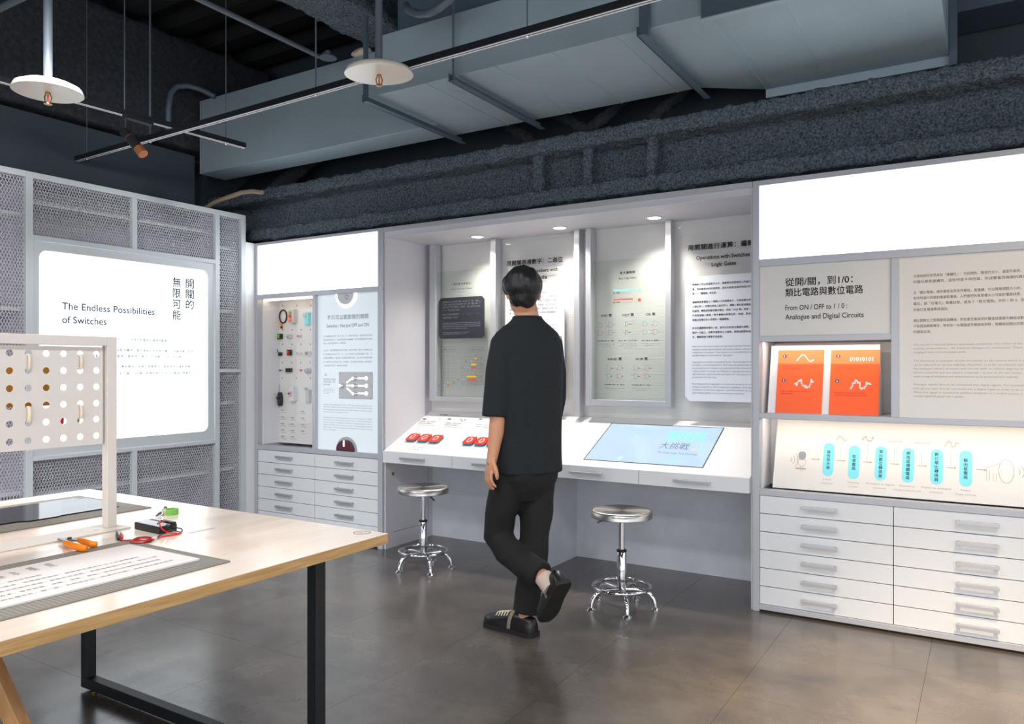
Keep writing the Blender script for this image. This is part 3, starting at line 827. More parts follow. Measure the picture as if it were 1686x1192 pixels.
# slanted stand with the two orange boards on the shelf
OB0, OB1 = Vector((0, 4.165, 1.040)), Vector((0, 4.255, 1.395))
opl = Plane(OB0, (1, 0, 0), OB1 - OB0)
st = thing('slanted_sign_stand', 'white slanted stand with two orange signal charts on lit shelf', 'sign', (-.7, 4.2, 1.038))
A0, A1 = -.985, -.455
H = (OB1 - OB0).length
g = G()
q = [(4.165, 1.038), (4.255, 1.393), (4.265, 1.393), (4.42, 1.038)]
g.add([(A0, y, z) for y, z in q] + [(A1, y, z) for y, z in q], [(0, 1, 2, 3), (7, 6, 5, 4), (0, 4, 5, 1), (1, 5, 6, 2), (2, 6, 7, 3), (3, 7, 4, 0)])
g.obj('stand_body', MT['white'], st)
for k, (pix, nums) in enumerate((((1274.3, 679, 1351, 681, 1284.5, 577, 1359, 576.5), '12'), ((1363, 682, 1445.5, 684, 1370.5, 576.7, 1450, 576), '36'))):
    bl, br, tl, tr = [opl.ab(*pix[i:i + 2]) for i in (0, 2, 4, 6)]
    b0, b1 = (bl[1] + br[1]) / 2, (tl[1] + tr[1]) / 2
    a0, a1 = (bl[0] + tl[0]) / 2, (br[0] + tr[0]) / 2
    W, Hh = a1 - a0, b1 - b0
    ob = G().prism([opl.at(a, b, .004) for a, b in ((a0, b0), (a1, b0), (a1, b1), (a0, b1))], opl.n, .004).obj('orange_board', MT['orange_board'], st)
    p = Print(opl, .0044); p.shape([(a0, b1 - Hh * .22), (a1, b1 - Hh * .22), (a1, b1), (a0, b1)]); p.obj('lit_header_band', MT['orange_lit'], ob)  # lighter band paints the strong shelf light on the board's header
    p = Print(opl, .005)
    X = lambda f: a0 + W * f
    Yv = lambda f: b1 - Hh * f
    if k == 0:
        p.stroke_ab(wave_sine(X(.60), Yv(.13), W * .36), .006)
        p.stroke_ab(wave_steps(X(.60), Yv(.54), W * .42, STEPA), .0045)
    else:
        p.line_ab('01010101', X(.39), Yv(.175), X(.87), Hh * .06, .02)
        p.stroke_ab(wave_steps(X(.63), Yv(.545), W * .42, STEPB), .0055)
    p.obj('signal_print', MT['ink_white'], ob, split=True)
    p = Print(opl, .005)
    for f, ch in ((.10, nums[0]), (.49, nums[1])):
        c = (X(.15), Yv(f)); r = W * .045
        p.shape([(c[0] + r * math.cos(i / 8 * math.pi), c[1] + r * math.sin(i / 8 * math.pi)) for i in range(16)])
    p.obj('number_disc', MT['maroon'], ob)
    p = Print(opl, .0056)
    for f, ch in ((.10, nums[0]), (.49, nums[1])): p.line_ab(ch, X(.15) - W * .016, Yv(f) - W * .026, X(.15) + W * .016, W * .052, .02)
    p.obj('lettering', MT['ink_white'], ob)
    p = Print(opl, .005)
    tx = [(.27, '連續的波形，可以表現出訊號的大小變化'), (.31, '與自然界的聲音相同')] if k == 0 else [(.27, '以0和1兩種電位表示的數位訊號'), (.31, '可以傳送、儲存與運算')]
    tx += [(.67, '每隔一段時間，取樣一次訊號的大小'), (.71, '再轉換成數字')] if k == 0 else [(.68, '轉換回類比訊號，再用喇叭播放'), (.72, '將數位訊號還原成接近原本的波形')]
    for f, s in tx: p.line_ab(s, X(.10), Yv(f), X(.10) + W * min(.8, len(s) * .045), Hh * .022)
    p.obj('lettering', MT['ink_red'], ob)

# ---- left drawer cabinet
lc = thing('display_cabinet', 'white drawer cabinet with glass case of switches and glowing top in corner', 'cabinet', (-4.26, 4.35, 0))
LX0, LX1 = -4.92, -3.600
barY(LX0, -4.893, 0, 2.255, lc, 'stile', d=.5)
barY(-3.643, LX1, 0, 2.255, lc, 'stile', d=.5)
for z0, z1 in ((2.234, 2.255), (1.814, 1.848), (.632, .667), (0.012, .05)): barY(-4.893, -3.643, z0, z1, lc, 'rail')
barY(-4.287, -4.258, .667, 1.814, lc, 'stile', d=.16)
G().box((-4.893, 4.56, .012), (-3.643, 4.6, 2.255)).obj('back_panel', MT['white'], lc)
G().box((-4.893, 4.15, 0), (-3.643, 4.56, .012)).obj('plinth', MT['ply_edge'], lc)
G().box((-4.893, 4.15, 2.236), (-3.643, 4.56, 2.255)).obj('top_board', MT['alu'], lc)
G().box((-4.893, 4.13, .61), (-3.643, 4.56, .640)).obj('shelf_board', MT['white'], lc)
G().box((-4.893, 4.13, 1.816), (-3.643, 4.56, 1.846)).obj('shelf_board', MT['white'], lc)
tb = G().box((-4.893, YF + .012, 1.848), (-3.643, YF + .03, 2.234)).obj('lightbox_panel', MT['lightbox_flute'], lc)
rows = [(.055 + k * (.63 - .055) / 6, .055 + (k + 1) * (.63 - .055) / 6) for k in range(6)]
for x0, x1, hx in ((-4.893, -4.268, -4.583), (-4.268, -3.643, -3.955)):
    for z0, z1 in rows: drawer(x0, x1, z0, z1, lc, hx, .17)
G().box((-4.89, 4.13, .05), (-3.646, 4.15, .61)).obj('drawer_carcass', MT['dark_in'], lc)
# glass case with switches
YB = 4.32
cb = G().box((-4.893, YB, .667), (-4.258, YB + .02, 1.814)).obj('case_back', MT['panel'], lc)
G().box((-4.893, 4.15, .667), (-4.885, YB, 1.814)).obj('case_side', MT['white'], lc)
G().box((-4.88, YF + .055, 1.800), (-4.29, YF + .07, 1.812)).obj('led_strip', MT['led'], lc)
G().box((-4.893, YF + .012, .667), (-4.287, YF + .016, 1.814)).obj('glass_pane', MT['glass'], lc)
cpl = plane_y(YB)
t = Print(cpl)
for v, us in ((503, (465.5, 489, 512)), (543, (465.5, 481, 496, 511)), (566.7, (465.2, 480.5, 495.5, 511)), (597, (465, 480.2, 495.4, 511)), (622.5, (465, 488, 511)), (487, (447,)), (600, (446.5,)), (726, (447,))):
    for u in us: t.disc(u, v, 1.2 if u > 450 else .6, 10)
t.obj('peg_hole', MT['ink_grey'], cb)
t = Print(cpl)
nm = (('微動開關', 'Micro Switch'), ('搖頭開關', 'Toggle Switch'), ('按鈕開關', 'Push Button'), ('旋轉開關', 'Rotary Switch'), ('滑動開關', 'Slide Switch'))
for c, (u, n0) in enumerate(((462.5, 0), (479, 1), (496, 0))):
    for r in range(n0, 5):
        v = (676, 687.3, 698, 708.5, 719)[r] + c * 1.0
        if c == 2 and r == 4: continue
        s1, s2 = nm[(r + c) % 5]
        t.line(s1, u, v, u + 5.2, 1.9); t.line(s2, u, v + 3.2, u + 7.5, 1.3)
        t.line(str(r + 1 + 5 * c), u - 3.2, v, u - 2.5, 1.4)
t.obj('lettering', MT['ink_grey'], cb)

def sw(u, v, label, cat='switch'):
    p = on_y(u, v, YB); p.y = YB
    return thing('wall_switch', label, cat, p, 'switches pinned in the glass case'), p
o, p = sw(466, 521, 'coiled black cable switch with orange plug in glass case')
c = on_y(466, 521, YB - .012)
G().tube([(c.x + .041 * math.cos(q), c.y, c.z + .052 * math.sin(q)) for q in [2 * math.pi * i / 28 for i in range(28)]], .006, 8, closed=True).obj('cable_coil', MT['wire_black'], o, smooth=True)
c2 = on_y(461.5, 531, YB - .014); c3 = on_y(463, 537.5, YB - .014)
G().tube([c2, c3], .010, 10).obj('plug', MT['orange_grip'], o, smooth=True)
G().tube([c3, on_y(463.5, 541, YB - .014)], .009, 10).obj('plug_tip', MT['black_plastic'], o, smooth=True)
o, p = sw(486, 521, 'grey switch box with green, red and orange buttons in glass case')
c = on_y(486, 521, YB)
G().box((c.x - .030, YB - .045, c.z - .055), (c.x + .030, YB, c.z + .055)).obj('switch_body', MT['grey_panel'], o, bev=.004)
for dz, mm in ((.03, 'green_tape'), (0, 'tile_red'), (-.03, 'orange_grip')):
    G().lathe((c.x - .004, YB - .045, c.z + dz), [(.013, 0), (.013, .012), (.010, .015)], 16, (0, -1, 0)).obj('push_button', MT[mm], o, smooth=True)
o, p = sw(508, 522, 'pale blue switch with round dial in glass case')
c = on_y(509.5, 525, YB)
G().box((c.x - .026, YB - .03, c.z - .05), (c.x + .014, YB, c.z + .05)).obj('switch_body', MT['ink_cyan'], o, bev=.003)
G().lathe((c.x - .02, YB - .03, c.z + .03), [(.017, 0), (.017, .01), (.013, .012)], 16, (0, -1, 0)).obj('dial', MT['grey_panel'], o, smooth=True)
def blocky(u, v, w, h, label, body, face=None, fmat=None, d=.03):
    o, p = sw(u, v, label)
    c = on_y(u, v, YB)
    G().box((c.x - w / 2, YB - d, c.z - h / 2), (c.x + w / 2, YB, c.z + h / 2)).obj('switch_body', MT[body], o, bev=.002)
    if face == 'rocker':
        G().box((c.x - w * .34, YB - d - .006, c.z - h * .34), (c.x + w * .34, YB - d, c.z + h * .34)).obj('rocker', MT[fmat], o, bev=.002)
    elif face == 'knob':
        G().lathe((c.x, YB - d, c.z), [(h * .38, 0), (h * .38, .014), (h * .28, .018)], 16, (0, -1, 0)).obj('knob', MT[fmat], o, smooth=True)
    elif face == 'lever':
        G().tube([(c.x, YB - d, c.z), (c.x + .002, YB - d - .02, c.z + .04)], [.004, .003], 8).obj('lever', MT[fmat], o, smooth=True)
    return o
blocky(463.5, 554, .036, .042, 'green square rocker switch in glass case', 'black_plastic', 'rocker', 'green_tape')
blocky(479.5, 554, .034, .034, 'silver round key switch in glass case', 'grey_panel', 'knob', 'chrome')
blocky(495.5, 553.5, .026, .018, 'small red push switch in glass case', 'grey_panel', 'rocker', 'tile_red')
blocky(464, 583, .018, .028, 'small black toggle switch in glass case', 'black_plastic', 'lever', 'steel')
blocky(479, 580.5, .034, .046, 'black square switch with red side button in glass case', 'black_plastic', 'rocker', 'tile_red')
blocky(495.5, 581.5, .028, .016, 'pale oval switch in glass case', 'white', 'knob', 'grey_panel')
blocky(510, 581.5, .030, .034, 'white round switch in glass case', 'white', 'knob', 'handle')
blocky(464, 609.5, .038, .012, 'flat grey slide switch in glass case', 'grey_panel', 'rocker', 'black_plastic', .015)
blocky(478, 609.5, .052, .032, 'wide black relay switch in glass case', 'black_plastic', 'rocker', 'navy_board')
blocky(495.5, 609.5, .026, .012, 'thin red slide switch in glass case', 'ink_red', 'rocker', 'ink_white', .015)
blocky(510, 610.5, .032, .040, 'clear plastic cube switch in glass case', 'grey_panel', 'knob', 'handle')
o, p = sw(464, 648, 'black limit switch with long lever arm in glass case')
c = on_y(464, 656, YB)
G().prism([(c.x + a, YB - .035, c.z + b) for a, b in ((.012, -.06), (.018, -.03), (.018, .02), (.006, .05), (-.006, .05), (-.016, .02), (-.016, -.035), (-.006, -.06))], (0, -1, 0), .034).obj('switch_body', MT['black_plastic'], o, bev=.003)
G().tube([(c.x, YB - .03, c.z + .045), (c.x, YB - .03, c.z + .12)], .0025, 6).obj('lever_arm', MT['steel'], o, smooth=True)
G().lathe((c.x, YB - .035, c.z + .005), [(.013, 0), (.013, .012)], 14, (0, -1, 0)).obj('rotor', MT['navy_board'], o, smooth=True)
o, p = sw(487, 648, 'white circuit breaker with red lever in glass case')
c = on_y(487, 648, YB)
G().box((c.x - .022, YB - .05, c.z - .058), (c.x + .022, YB, c.z + .058)).obj('switch_body', MT['white'], o, bev=.003)
G().box((c.x - .010, YB - .066, c.z - .02), (c.x + .010, YB - .05, c.z + .02)).obj('breaker_face', MT['grey_panel'], o, bev=.002)
G().box((c.x - .006, YB - .080, c.z - .006), (c.x + .006, YB - .066, c.z + .010)).obj('breaker_lever', MT['tile_red'], o, bev=.002)
o, p = sw(510, 648, 'pale grey knife switch with clear handle in glass case')
c = on_y(510, 650, YB)
G().box((c.x - .018, YB - .03, c.z - .06), (c.x + .018, YB, c.z + .04)).obj('switch_body', MT['grey_panel'], o, bev=.003)
G().lathe((c.x - .005, YB - .03, c.z + .05), [(.010, 0), (.010, .012)], 14, (0, -1, 0)).obj('handle_ring', MT['handle'], o, smooth=True)

# lit poster on the right of the case
YP = YF + .03
po = G().box((-4.258, YP, .667), (-3.643, YP + .02, 1.814)).obj('poster_panel', M('softly_lit_poster', (218, 226, 230), 0.5, emit=(228, 236, 240), es=0.22), lc)
ppl = plane_y(YP)
t = Print(ppl)
t.line('不只可以開跟關的開關', 539, 526.5, 606.5, 7.2, .0, 2); t.line('Switches : Not Just OFF and ON', 538, 539.5, 607, 5.4, 0, 2)
t.obj('lettering', MT['ink_grey'], po, split=True)
t = Print(ppl)
for v, s, u1 in ((555, '當一般開關被設計成只有「開」和「關」之外，還擁有不同的設計，就能夠有不同的功能與', 613), (561, '變化來控制電流的大小。像是這個裝置中有四顆開關，就可以用開關選擇不同的路線', 613), (566.5, '的燈，也就是能夠選擇不只一個的電路。', 570),
                 (578, '在生活中，常用的開關通常只有按下就開，再次按下就關，但也有一些開關可以選', 613), (584.5, '擇。例如電風扇可以選擇「強」「中」「弱」不同的風速；還有調整音量的「旋鈕」，可', 613), (590.5, '以慢慢的調整聲音。電燈也有可以調整明亮程度的設計，讓人們可以依照情況選擇', 613), (597, '要，讓我們的生活更加的方便。在電腦裡，也有各種不同的開關，控制著程式', 613), (603, '一起來試看看不同的方式，看看會發生什麼事吧', 572),
                 (625.5, '轉動開關可以改變電', 552.5), (629.8, '流前往的燈泡，讓它', 552.5), (634, '發光試試看！', 544)):
    t.line(s, 532.5, v, u1, 2.5)
t.obj('lettering', MT['ink_pale'], po)
t = Print(ppl)
for v, s, u1 in ((666.5, 'In addition to simply switching between "ON" and "OFF", switches can have other functions, such as', 613), (670.3, 'they are used to regulate the flow of the voltage and current, or to select among circuits, rather', 613), (674.5, 'than opening and closing them; electrical flow can be guided to different lamps using these switches.', 613), (678.3, 'Use the switches on the panel to explore.', 574),
                 (687.5, 'The switches common in our daily lives are pressed once to turn on and once more to turn off. Other', 613), (691.5, 'than this, dials let us choose among several speeds of a fan, or softly and slowly adjust the', 613), (695.5, 'volume of a speaker. The brightness of a lamp may be adjusted gradually as well. In a', 613), (699.5, 'computer, all kinds of switches control the programs; choosing among them makes life', 613), (703.7, 'more convenient. Come and try these different switches and find out what each of them', 613), (707.6, 'does to the light.', 556)):
    t.line(s, 532.5, v, u1, 1.9)
for v, s, u1 in ((640.5, 'Turn the dials to', 553), (643, 'guide the current to', 553), (645.7, 'the lamps and make', 553), (648.2, 'them light.', 545)): t.line(s, 532.5, v, u1, 1.5)
t.obj('lettering', MT['ink_pale'], po)
t = Print(ppl); t.disc(536.3, 617, 2.1, 14, .7); t.obj('bulb_icon', MT['ink_pale'], po)
# dial plate
p0, p1 = on_y(558.3, 612.2, YP - .004), on_y(613.5, 657.5, YP - .004)
dp = G().box((p0.x, YP - .008, p1.z), (p1.x, YP, p0.z)).obj('dial_plate', MT['grey_panel'], lc, bev=.004)
ap = plane_y(YP - .008)
t = Print(ap)
t.stroke([(571, 630), (579.5, 623)], .010); t.stroke([(571, 634.7), (579, 634.9)], .010); t.stroke([(571, 639), (579.5, 646.5)], .010)
for v in (622.8, 635.2, 647.8): t.stroke([(589.5, v), (601, v + .1)], .010); t.disc(603, v, 3.4, 16)
t.obj('light_trace', MT['white_glow'], dp)
for u, v in ((564, 634.7), (585, 622.8), (585, 635), (585, 647.8)):
    c = on_y(u, v, YP - .008)
    G().lathe((c.x, YP - .008, c.z), [(.017, 0), (.017, .010), (.013, .026), (.0125, .028)], 18, (0, -1, 0)).obj('knob', MT['chrome'], dp, smooth=True)
t = Print(ap)
for u, v in ((559.7, 614.5), (584.5, 614.5), (610.5, 614.6), (559.5, 654.8), (584.5, 655.3), (610.5, 656), (610.5, 635.5)): t.disc(u, v, .7, 8)
t.obj('screw', MT['ink_grey'], dp)
# half-round power button graphics at head and foot of the poster
c = on_y(570.5, 747.5, YP - .004)
def half(r, z_c, sgn, n=14): return [(r * math.cos(math.pi * i / n), sgn * r * math.sin(math.pi * i / n)) for i in range(n + 1)]
g = G().prism([(c.x + a, YP - .006, .667 + b) for a, b in half(.104, 0, 1)], (0, -1, 0), .006); g.obj('button_rim', MT['alu'], lc)
bt = G().prism([(c.x + a, YP - .030, .667 + b) for a, b in half(.083, 0, 1)], (0, -1, 0), .03).obj('power_button', MT['maroon'], lc, bev=.006)
G().box((c.x - .005, YP - .034, .702), (c.x + .005, YP - .028, .747)).obj('button_mark', MT['white_glow'], bt)
c = on_y(570.5, 480, YP)
g = G().prism([(c.x + a, YP - .004, 1.814 + b) for a, b in half(.104, 0, -1)[::-1]], (0, -1, 0), .004); g.obj('light_ring', MT['white_glow'], lc)
bt = G().prism([(c.x + a, YP - .014, 1.814 + b) for a, b in half(.080, 0, -1)[::-1]], (0, -1, 0), .014).obj('ring_button', MT['grey_panel'], lc)
t = Print(plane_y(YP - .014)); t.disc(570.8, 489, 4.0, 20, .82); t.obj('button_mark', MT['ink_grey'], bt)

# ================================================================== ALCOVE BETWEEN THE CABINETS
AX0, AX1 = -3.598, -1.047
YW = 4.64
al = thing('display_alcove', 'white recessed alcove with downlights and ribbed clear back wall', 'alcove', (-2.3, 4.65, 0))
G().box((AX0, 4.12, .0), (AX0 + .012, 4.655, 2.19)).obj('side_panel', MT['white_lilac'], al)
G().box((AX1 - .012, 4.12, .0), (AX1, 4.655, 2.19)).obj('side_panel', MT['white_lilac'], al)
G().box((AX0, 4.118, 2.19), (AX1, 4.66, 2.225)).obj('soffit', MT['white_lilac'], al)
G().box((AX0, YF, 2.225), (AX1, YF + .05, 2.255)).obj('rail', MT['alu'], al, bev=.002)
G().box((AX0, YW + .005, .94), (AX1, YW + .02, 2.19)).obj('back_panel', MT['poly'], al)
G().box((AX0, 4.655, 0), (AX1, 4.67, .94)).obj('kick_wall', MT['white_scuff'], al)
G().box((-2.40, 4.19, 0), (-2.358, 4.655, .614)).obj('divider', MT['white_scuff'], al)
p = on_x(646.4, 780, AX0 + .012)
lk = G().lathe(p, [(.011, 0), (.011, .006), (.008, .009)], 16, (1, 0, 0)).obj('door_lock', MT['brass'], al, smooth=True)
g = G()
for z in (.105,): g.box((AX0 + .0115, 4.20, z), (AX0 + .0128, 4.60, z + .003))
g.box((AX0 + .0115, 4.598, .10), (AX0 + .0128, 4.601, .60))
g.obj('panel_joint', MT['ink_grey'], al)

# headings printed on the back wall
hp = plane_y(4.62)
wpl = plane_y(YW + .005)
def raised(T, name, mat, parent): return T.obj(name, MT[mat], parent)
bp = [o for o in al.children if o.name.startswith('back_panel')][0]
cs = G().box((-2.93, 4.618, .96), (-2.34, 4.622, 2.185)).obj('clear_sheet', MT['glass'], al)
cs2 = G().box((-1.645, 4.618, .96), (AX1 - .013, 4.622, 2.185)).obj('clear_sheet', MT['glass'], al)
hp = plane_y(4.618)
t = Print(hp, .002); t.gap = .20
t.line('用開關表達數字：二進位', 835, 437.5, 926.6, 7.6, .022, 3); t.line('Expressing Numbers with', 843, 451.3, 919, 5.4, .022, 3); t.line('Binary Code', 851, 462, 911, 5.4, .022, 3)
t.obj('lettering', MT['ink'], cs, split=True)
t = Print(hp, .002); t.gap = .20
t.line('用開關進行運算：邏輯閘', 1133, 412, 1252, 8.4, .022, 3); t.line('Operations with Switches :', 1146.5, 428, 1238.8, 6.2, .022, 3); t.line('Logic Gates', 1171.7, 438.4, 1212, 6.2, .022, 3)
t.obj('lettering', MT['ink'], cs2, split=True)

# single post between the bays
G().box((-2.329, 4.55, .95), (-2.289, 4.62, 2.19)).obj('post', MT['alu'], al, bev=.002)
# framed glass posters
def poster(x0, x1, sw_l, sw_r, zb, zr, zt, label):
    o = thing('poster_frame', label, 'poster', ((x0 + x1) / 2, 4.58, zb), 'glass posters in the alcove')
    G().box((x0 - sw_l, 4.55, zb), (x0, 4.62, 2.189)).obj('stile', MT['alu'], o, bev=.002)
    G().box((x1, 4.55, zb), (x1 + sw_r, 4.62, 2.189)).obj('stile', MT['alu'], o, bev=.002)
    G().box((x0, 4.55, zb), (x1, 4.62, zr)).obj('rail', MT['alu'], o, bev=.002)
    gp = G().box((x0 + .001, 4.570, zr), (x1 - .001, 4.576, zt)).obj('glass_pane', MT['glass_green'], o)
    return o, gp
f1, g1 = poster(-3.48, -2.992, .054, .046, 1.026, 1.058, 1.986, 'glass poster with dark slate text box and binary counting chart')
f3, g3 = poster(-2.205, -1.695, .037, .037, 1.028, 1.066, 1.971, 'glass poster with logic gate symbols in orange and cyan')
gpl = plane_y(4.570)
t = Print(gpl)
t.line('二進位要怎麼進位？', 743, 469.8, 777, 3.5, .01); t.line('How Do We Count in Binary?', 742.4, 477.6, 777.4, 2.5, .01)
a0, b0 = gpl.ab(722.8, 558); a1, b1 = gpl.ab(798, 487)
_, b1 = gpl.ab(722.8, 491.3)
nb = G().prism([gpl.at(a, b, .002) for a, b in chamfer_rect(a0, b0, a1, b1, .022)], gpl.n, .0018).obj('text_box', MT['navy_board'], f1)
# counting chart
DR = (585, 590, 595, 600, 605, 609.7, 614.7, 619.6, 624.6, 629.6, 634.5)
for i, v in enumerate(DR):
    if i < 9: t.line(str(i), 737.3, v + 1, 738.9, 2.0)
BIN = ('0', '1', '10', '11', '100', '101', '110', '111', '1000', '1001', '1010')
for i, v in enumerate(DR):
    if i in (0, 5, 6, 9, 10):
        s = BIN[i]
        for k, ch in enumerate(reversed(s)): t.line(ch, 782.4 - 6.5 * k, v + 1, 783.7 - 6.5 * k, 1.9)
for v in DR[1:]: t.stroke([(730, v - 2.4), (752, v - 2.4)], .0007); t.stroke([(758, v - 2.4), (797, v - 2.4)], .0007)
for u0, u1, s in ((729, 748.4, '十進位 Decimal'), (774, 793, '二進位 Binary')): t.line(s, u0, 576.6, u1, 2.4)
for u0, u1 in ((726.4, 750.7), (771.2, 795.6)):
    a, bq = gpl.ab(u0, 579); c, _ = gpl.ab(u1, 579); _, d = gpl.ab(u0, 571.3)
    q = rrect(a, bq, c, d, (d - bq) * .49, 5); t.stroke_ab(q + q[:1], .001)
for v in (590, 600, 620): t.line('進位', 791, v + 1, 794.5, 2.0)
for u, v in ((766, 595), (759.5, 605), (753, 625), (721.3, 634.5)): t.line('進位', u, v + 1, u + 3, 2.0)
t.line('進位', 745.2, 630.8, 749, 2.0)
t.obj('lettering', MT['ink'], g1)
def pillbar(T, u0, u1, v, h=2.6):
    a, b = gpl.ab(u0, v + h / 2); c, d = gpl.ab(u1, v - h / 2); _, d = gpl.ab(u0, v - h / 2)
    T.shape(rrect(a, b, c, d, (d - b) * .45, 4))
ty, tr_, tcy = Print(gpl), Print(gpl), Print(gpl)
pillbar(ty, 781.8, 784.4, 590); pillbar(ty, 775.4, 784.2, 600); pillbar(ty, 768.6, 784.2, 620); pillbar(ty, 736.6, 739.2, 629.6)
pillbar(tr_, 781.8, 784.2, 595); pillbar(tr_, 775.4, 784.2, 605); pillbar(tr_, 768.8, 784, 625); pillbar(tr_, 736.5, 739.1, 634.5)
for u, v in ((776.4, 595), (770, 605), (763.5, 625), (731.6, 634.5)): tcy.disc(u, v, 1.3, 10)
ty.obj('yellow_marks', MT['ink_yellow'], g1); tr_.obj('orange_marks', MT['ink_orange'], g1); tcy.obj('cyan_marks', MT['ink_cyan'], g1)
npl = plane_y(4.568)
t = Print(npl)
for v, s, u1 in ((499.2, '我們習慣用 0 到 9 這十個數字來數數，滿十就進一位，稱為「十進位」。', 790.7), (503.4, '「十進位」是我們日常生活中使用的數字系統，而用「開關」的話，只', 790.7), (507.7, '能表達「開」與「關」兩種狀態，所以電腦用「二進位」來計算，滿二就要', 790.7), (512.5, '進一位，就能表達更多的數字。', 757.5), (519.7, '因此二進位的數字就會長這樣 0、1、10、11、100、101、110、111…', 790.5), (524.8, '對應到我們習慣的十進位是 0、1、2、3、4、5、6、7…', 779)):
    t.line(s, 729, v, u1, 2.9, .012)
t.obj('lettering', MT['ink_white'], nb)
t = Print(npl)
for v, s, u1 in ((533, 'Our regular numerical system is known as "decimal" and contains the digits 0 to 9; we carry the', 790.5), (535.9, 'next column. Once the 10 shows, a 1 is carried into the next column. The', 790.5), (538.8, 'binary numerical system uses only 0 and 1, so we carry more often: the number of', 790.5), (542, '2 is shown as 10 in the binary system.', 771), (548.4, 'So the binary numbers would be like: 0, 1, 10, 11, 100, 101…', 774), (551, 'This corresponds to the decimal numbers 0, 1, 2, 3, 4, 5…', 769)):
    t.line(s, 729, v, u1, 1.5)
t.obj('lettering', MT['ink_white_dim'], nb)
# logic gate poster print
t, to, tcn, tg = Print(gpl), Print(gpl), Print(gpl), Print(gpl)
t.line('基本邏輯閘', 1020.7, 451.3, 1045.5, 4.2, .02); t.line('Basic Logic Gates', 1018.7, 460, 1047.4, 2.8, .02)
tcn.quad(1010, 477.2, 1042.2, 479.6); to.quad(1010, 492.6, 1042.2, 494.8)
tcn.disc(1052.9, 478.2, 2.9, 16); to.disc(1052.9, 493.8, 2.9, 16)
t.line('輸入高電位', 1010, 483.8, 1021.5, 2.2, .02); t.line('輸入低電位', 1010, 499, 1021.5, 2.2, .02)
tg.line('High potential', 1023, 483.3, 1040, 1.6); tg.line('Low potential', 1023.5, 498.5, 1042, 1.6)
for s, u0, u1, v in (('AND 閘', 989, 1007, 521.9), ('NOT 閘', 1025, 1043.2, 521), ('OR 閘', 1063.8, 1078.5, 519.7), ('NAND 閘', 1001, 1023.2, 593.2), ('NOR 閘', 1047, 1066, 593)): t.line(s, u0, v, u1, 4.8, .02)
tp = Print(gpl, .0012)
def gate(u, v, kind, ins, out):
    a, b = gpl.ab(u, v); s = .0155
    col = {'c': tcn, 'o': to}
    if kind == 'NOT':
        t.stroke_ab([(a - s, b - s), (a - s, b + s), (a + s * .8, b), (a - s, b - s)], .0014)
        ys = (0,)
    else:
        back = [(a - s, b - s), (a - s, b + s)] if 'AND' in kind else [(a - s, b - s), (a - s * .6, b), (a - s, b + s)]
        arc = [(a + s * 1.1 * math.sin(q) - .002, b + s * math.cos(q)) for q in [math.pi * i / 9 for i in range(10)]]
        t.stroke_ab(back + arc + back[:1], .0010)
        ys = (s * .5, -s * .5)
    for y, c in zip(ys, ins):
        tt = col[c]; tt.stroke_ab([(a - s - .014, b + y), (a - s - .001, b + y)], .0026)
    if kind in ('NOT', 'NAND', 'NOR'): t.stroke_ab([(a + s * 1.0, b), (a + s * 1.0 + .006, b)], .004)
    col[out].stroke_ab([(a + s * 1.0 + (.006 if kind in ('NOT', 'NAND', 'NOR') else 0), b), (a + s * 1.0 + .018, b)], .0026)
for u, v, ins, out in ((988, 535.2, 'cc', 'c'), (1005.4, 534.7, 'co', 'o'), (988, 548.2, 'oc', 'o'), (1005.4, 547.8, 'oo', 'o')): gate(u, v, 'AND', ins, out)
gate(1033.2, 533.8, 'NOT', 'c', 'o'); gate(1033.2, 547.2, 'NOT', 'o', 'c')
for u, v, ins, out in ((1062, 533, 'cc', 'c'), (1079, 532.7, 'co', 'c'), (1062, 546.7, 'oc', 'c'), (1079, 546.5, 'oo', 'o')): gate(u, v, 'OR', ins, out)
for u, v, ins, out in ((1002.7, 606.2, 'cc', 'o'), (1020.7, 606, 'co', 'c'), (1002.7, 619.3, 'oc', 'c'), (1020.7, 619.3, 'oo', 'c')): gate(u, v, 'NAND', ins, out)
for u, v, ins, out in ((1046.9, 606.2, 'cc', 'o'), (1065.4, 606.2, 'co', 'o'), (1046.9, 619.6, 'oc', 'o'), (1065.4, 619.6, 'oo', 'c')): gate(u, v, 'NOR', ins, out)
for s, u0, u1, v in (('只有在兩個輸入都是 1 時，才輸出 1', 982.5, 1012, 562.4), ('輸入是 1 輸出 0，輸入是 0 輸出 1', 1018.5, 1050, 562), ('只要有一個輸入是 1 時，就會輸出 1', 1056, 1085.6, 561.7), ('只有兩個輸入都是 1 時，才輸出 0', 995, 1029, 634), ('只有兩個輸入都是 0 時，才輸出 1', 1040, 1072, 634.6)): t.line(s, u0, v, u1, 2.1, .01)
for s, u0, u1, v in (('The AND gate outputs a 1 only', 983, 1012, 567.3), ('when both inputs are 1.', 989, 1005, 570.6), ('The NOT gate outputs the', 1021, 1047, 567), ('opposite of its own input', 1018.5, 1050, 570.2), ('state, 1 or 0.', 1026, 1042, 573.4), ('The OR gate outputs a 1 if any', 1056, 1087, 566.6), ('input is 1.', 1063, 1078, 569.8),
                   ('The NAND gate outputs a 0 only when', 996, 1028, 639.6), ('both inputs are 1.', 1003, 1019, 643), ('The NOR gate outputs a 1 only if', 1041, 1071, 640), ('both inputs are 0.', 1047, 1065, 643.3)): tg.line(s, u0, v, u1, 1.5)
t.obj('lettering', MT['ink'], g3); to.obj('orange_marks', MT['ink_orange'], g3); tcn.obj('cyan_marks', MT['ink_cyan'], g3); tg.obj('lettering', MT['ink_grey'], g3)

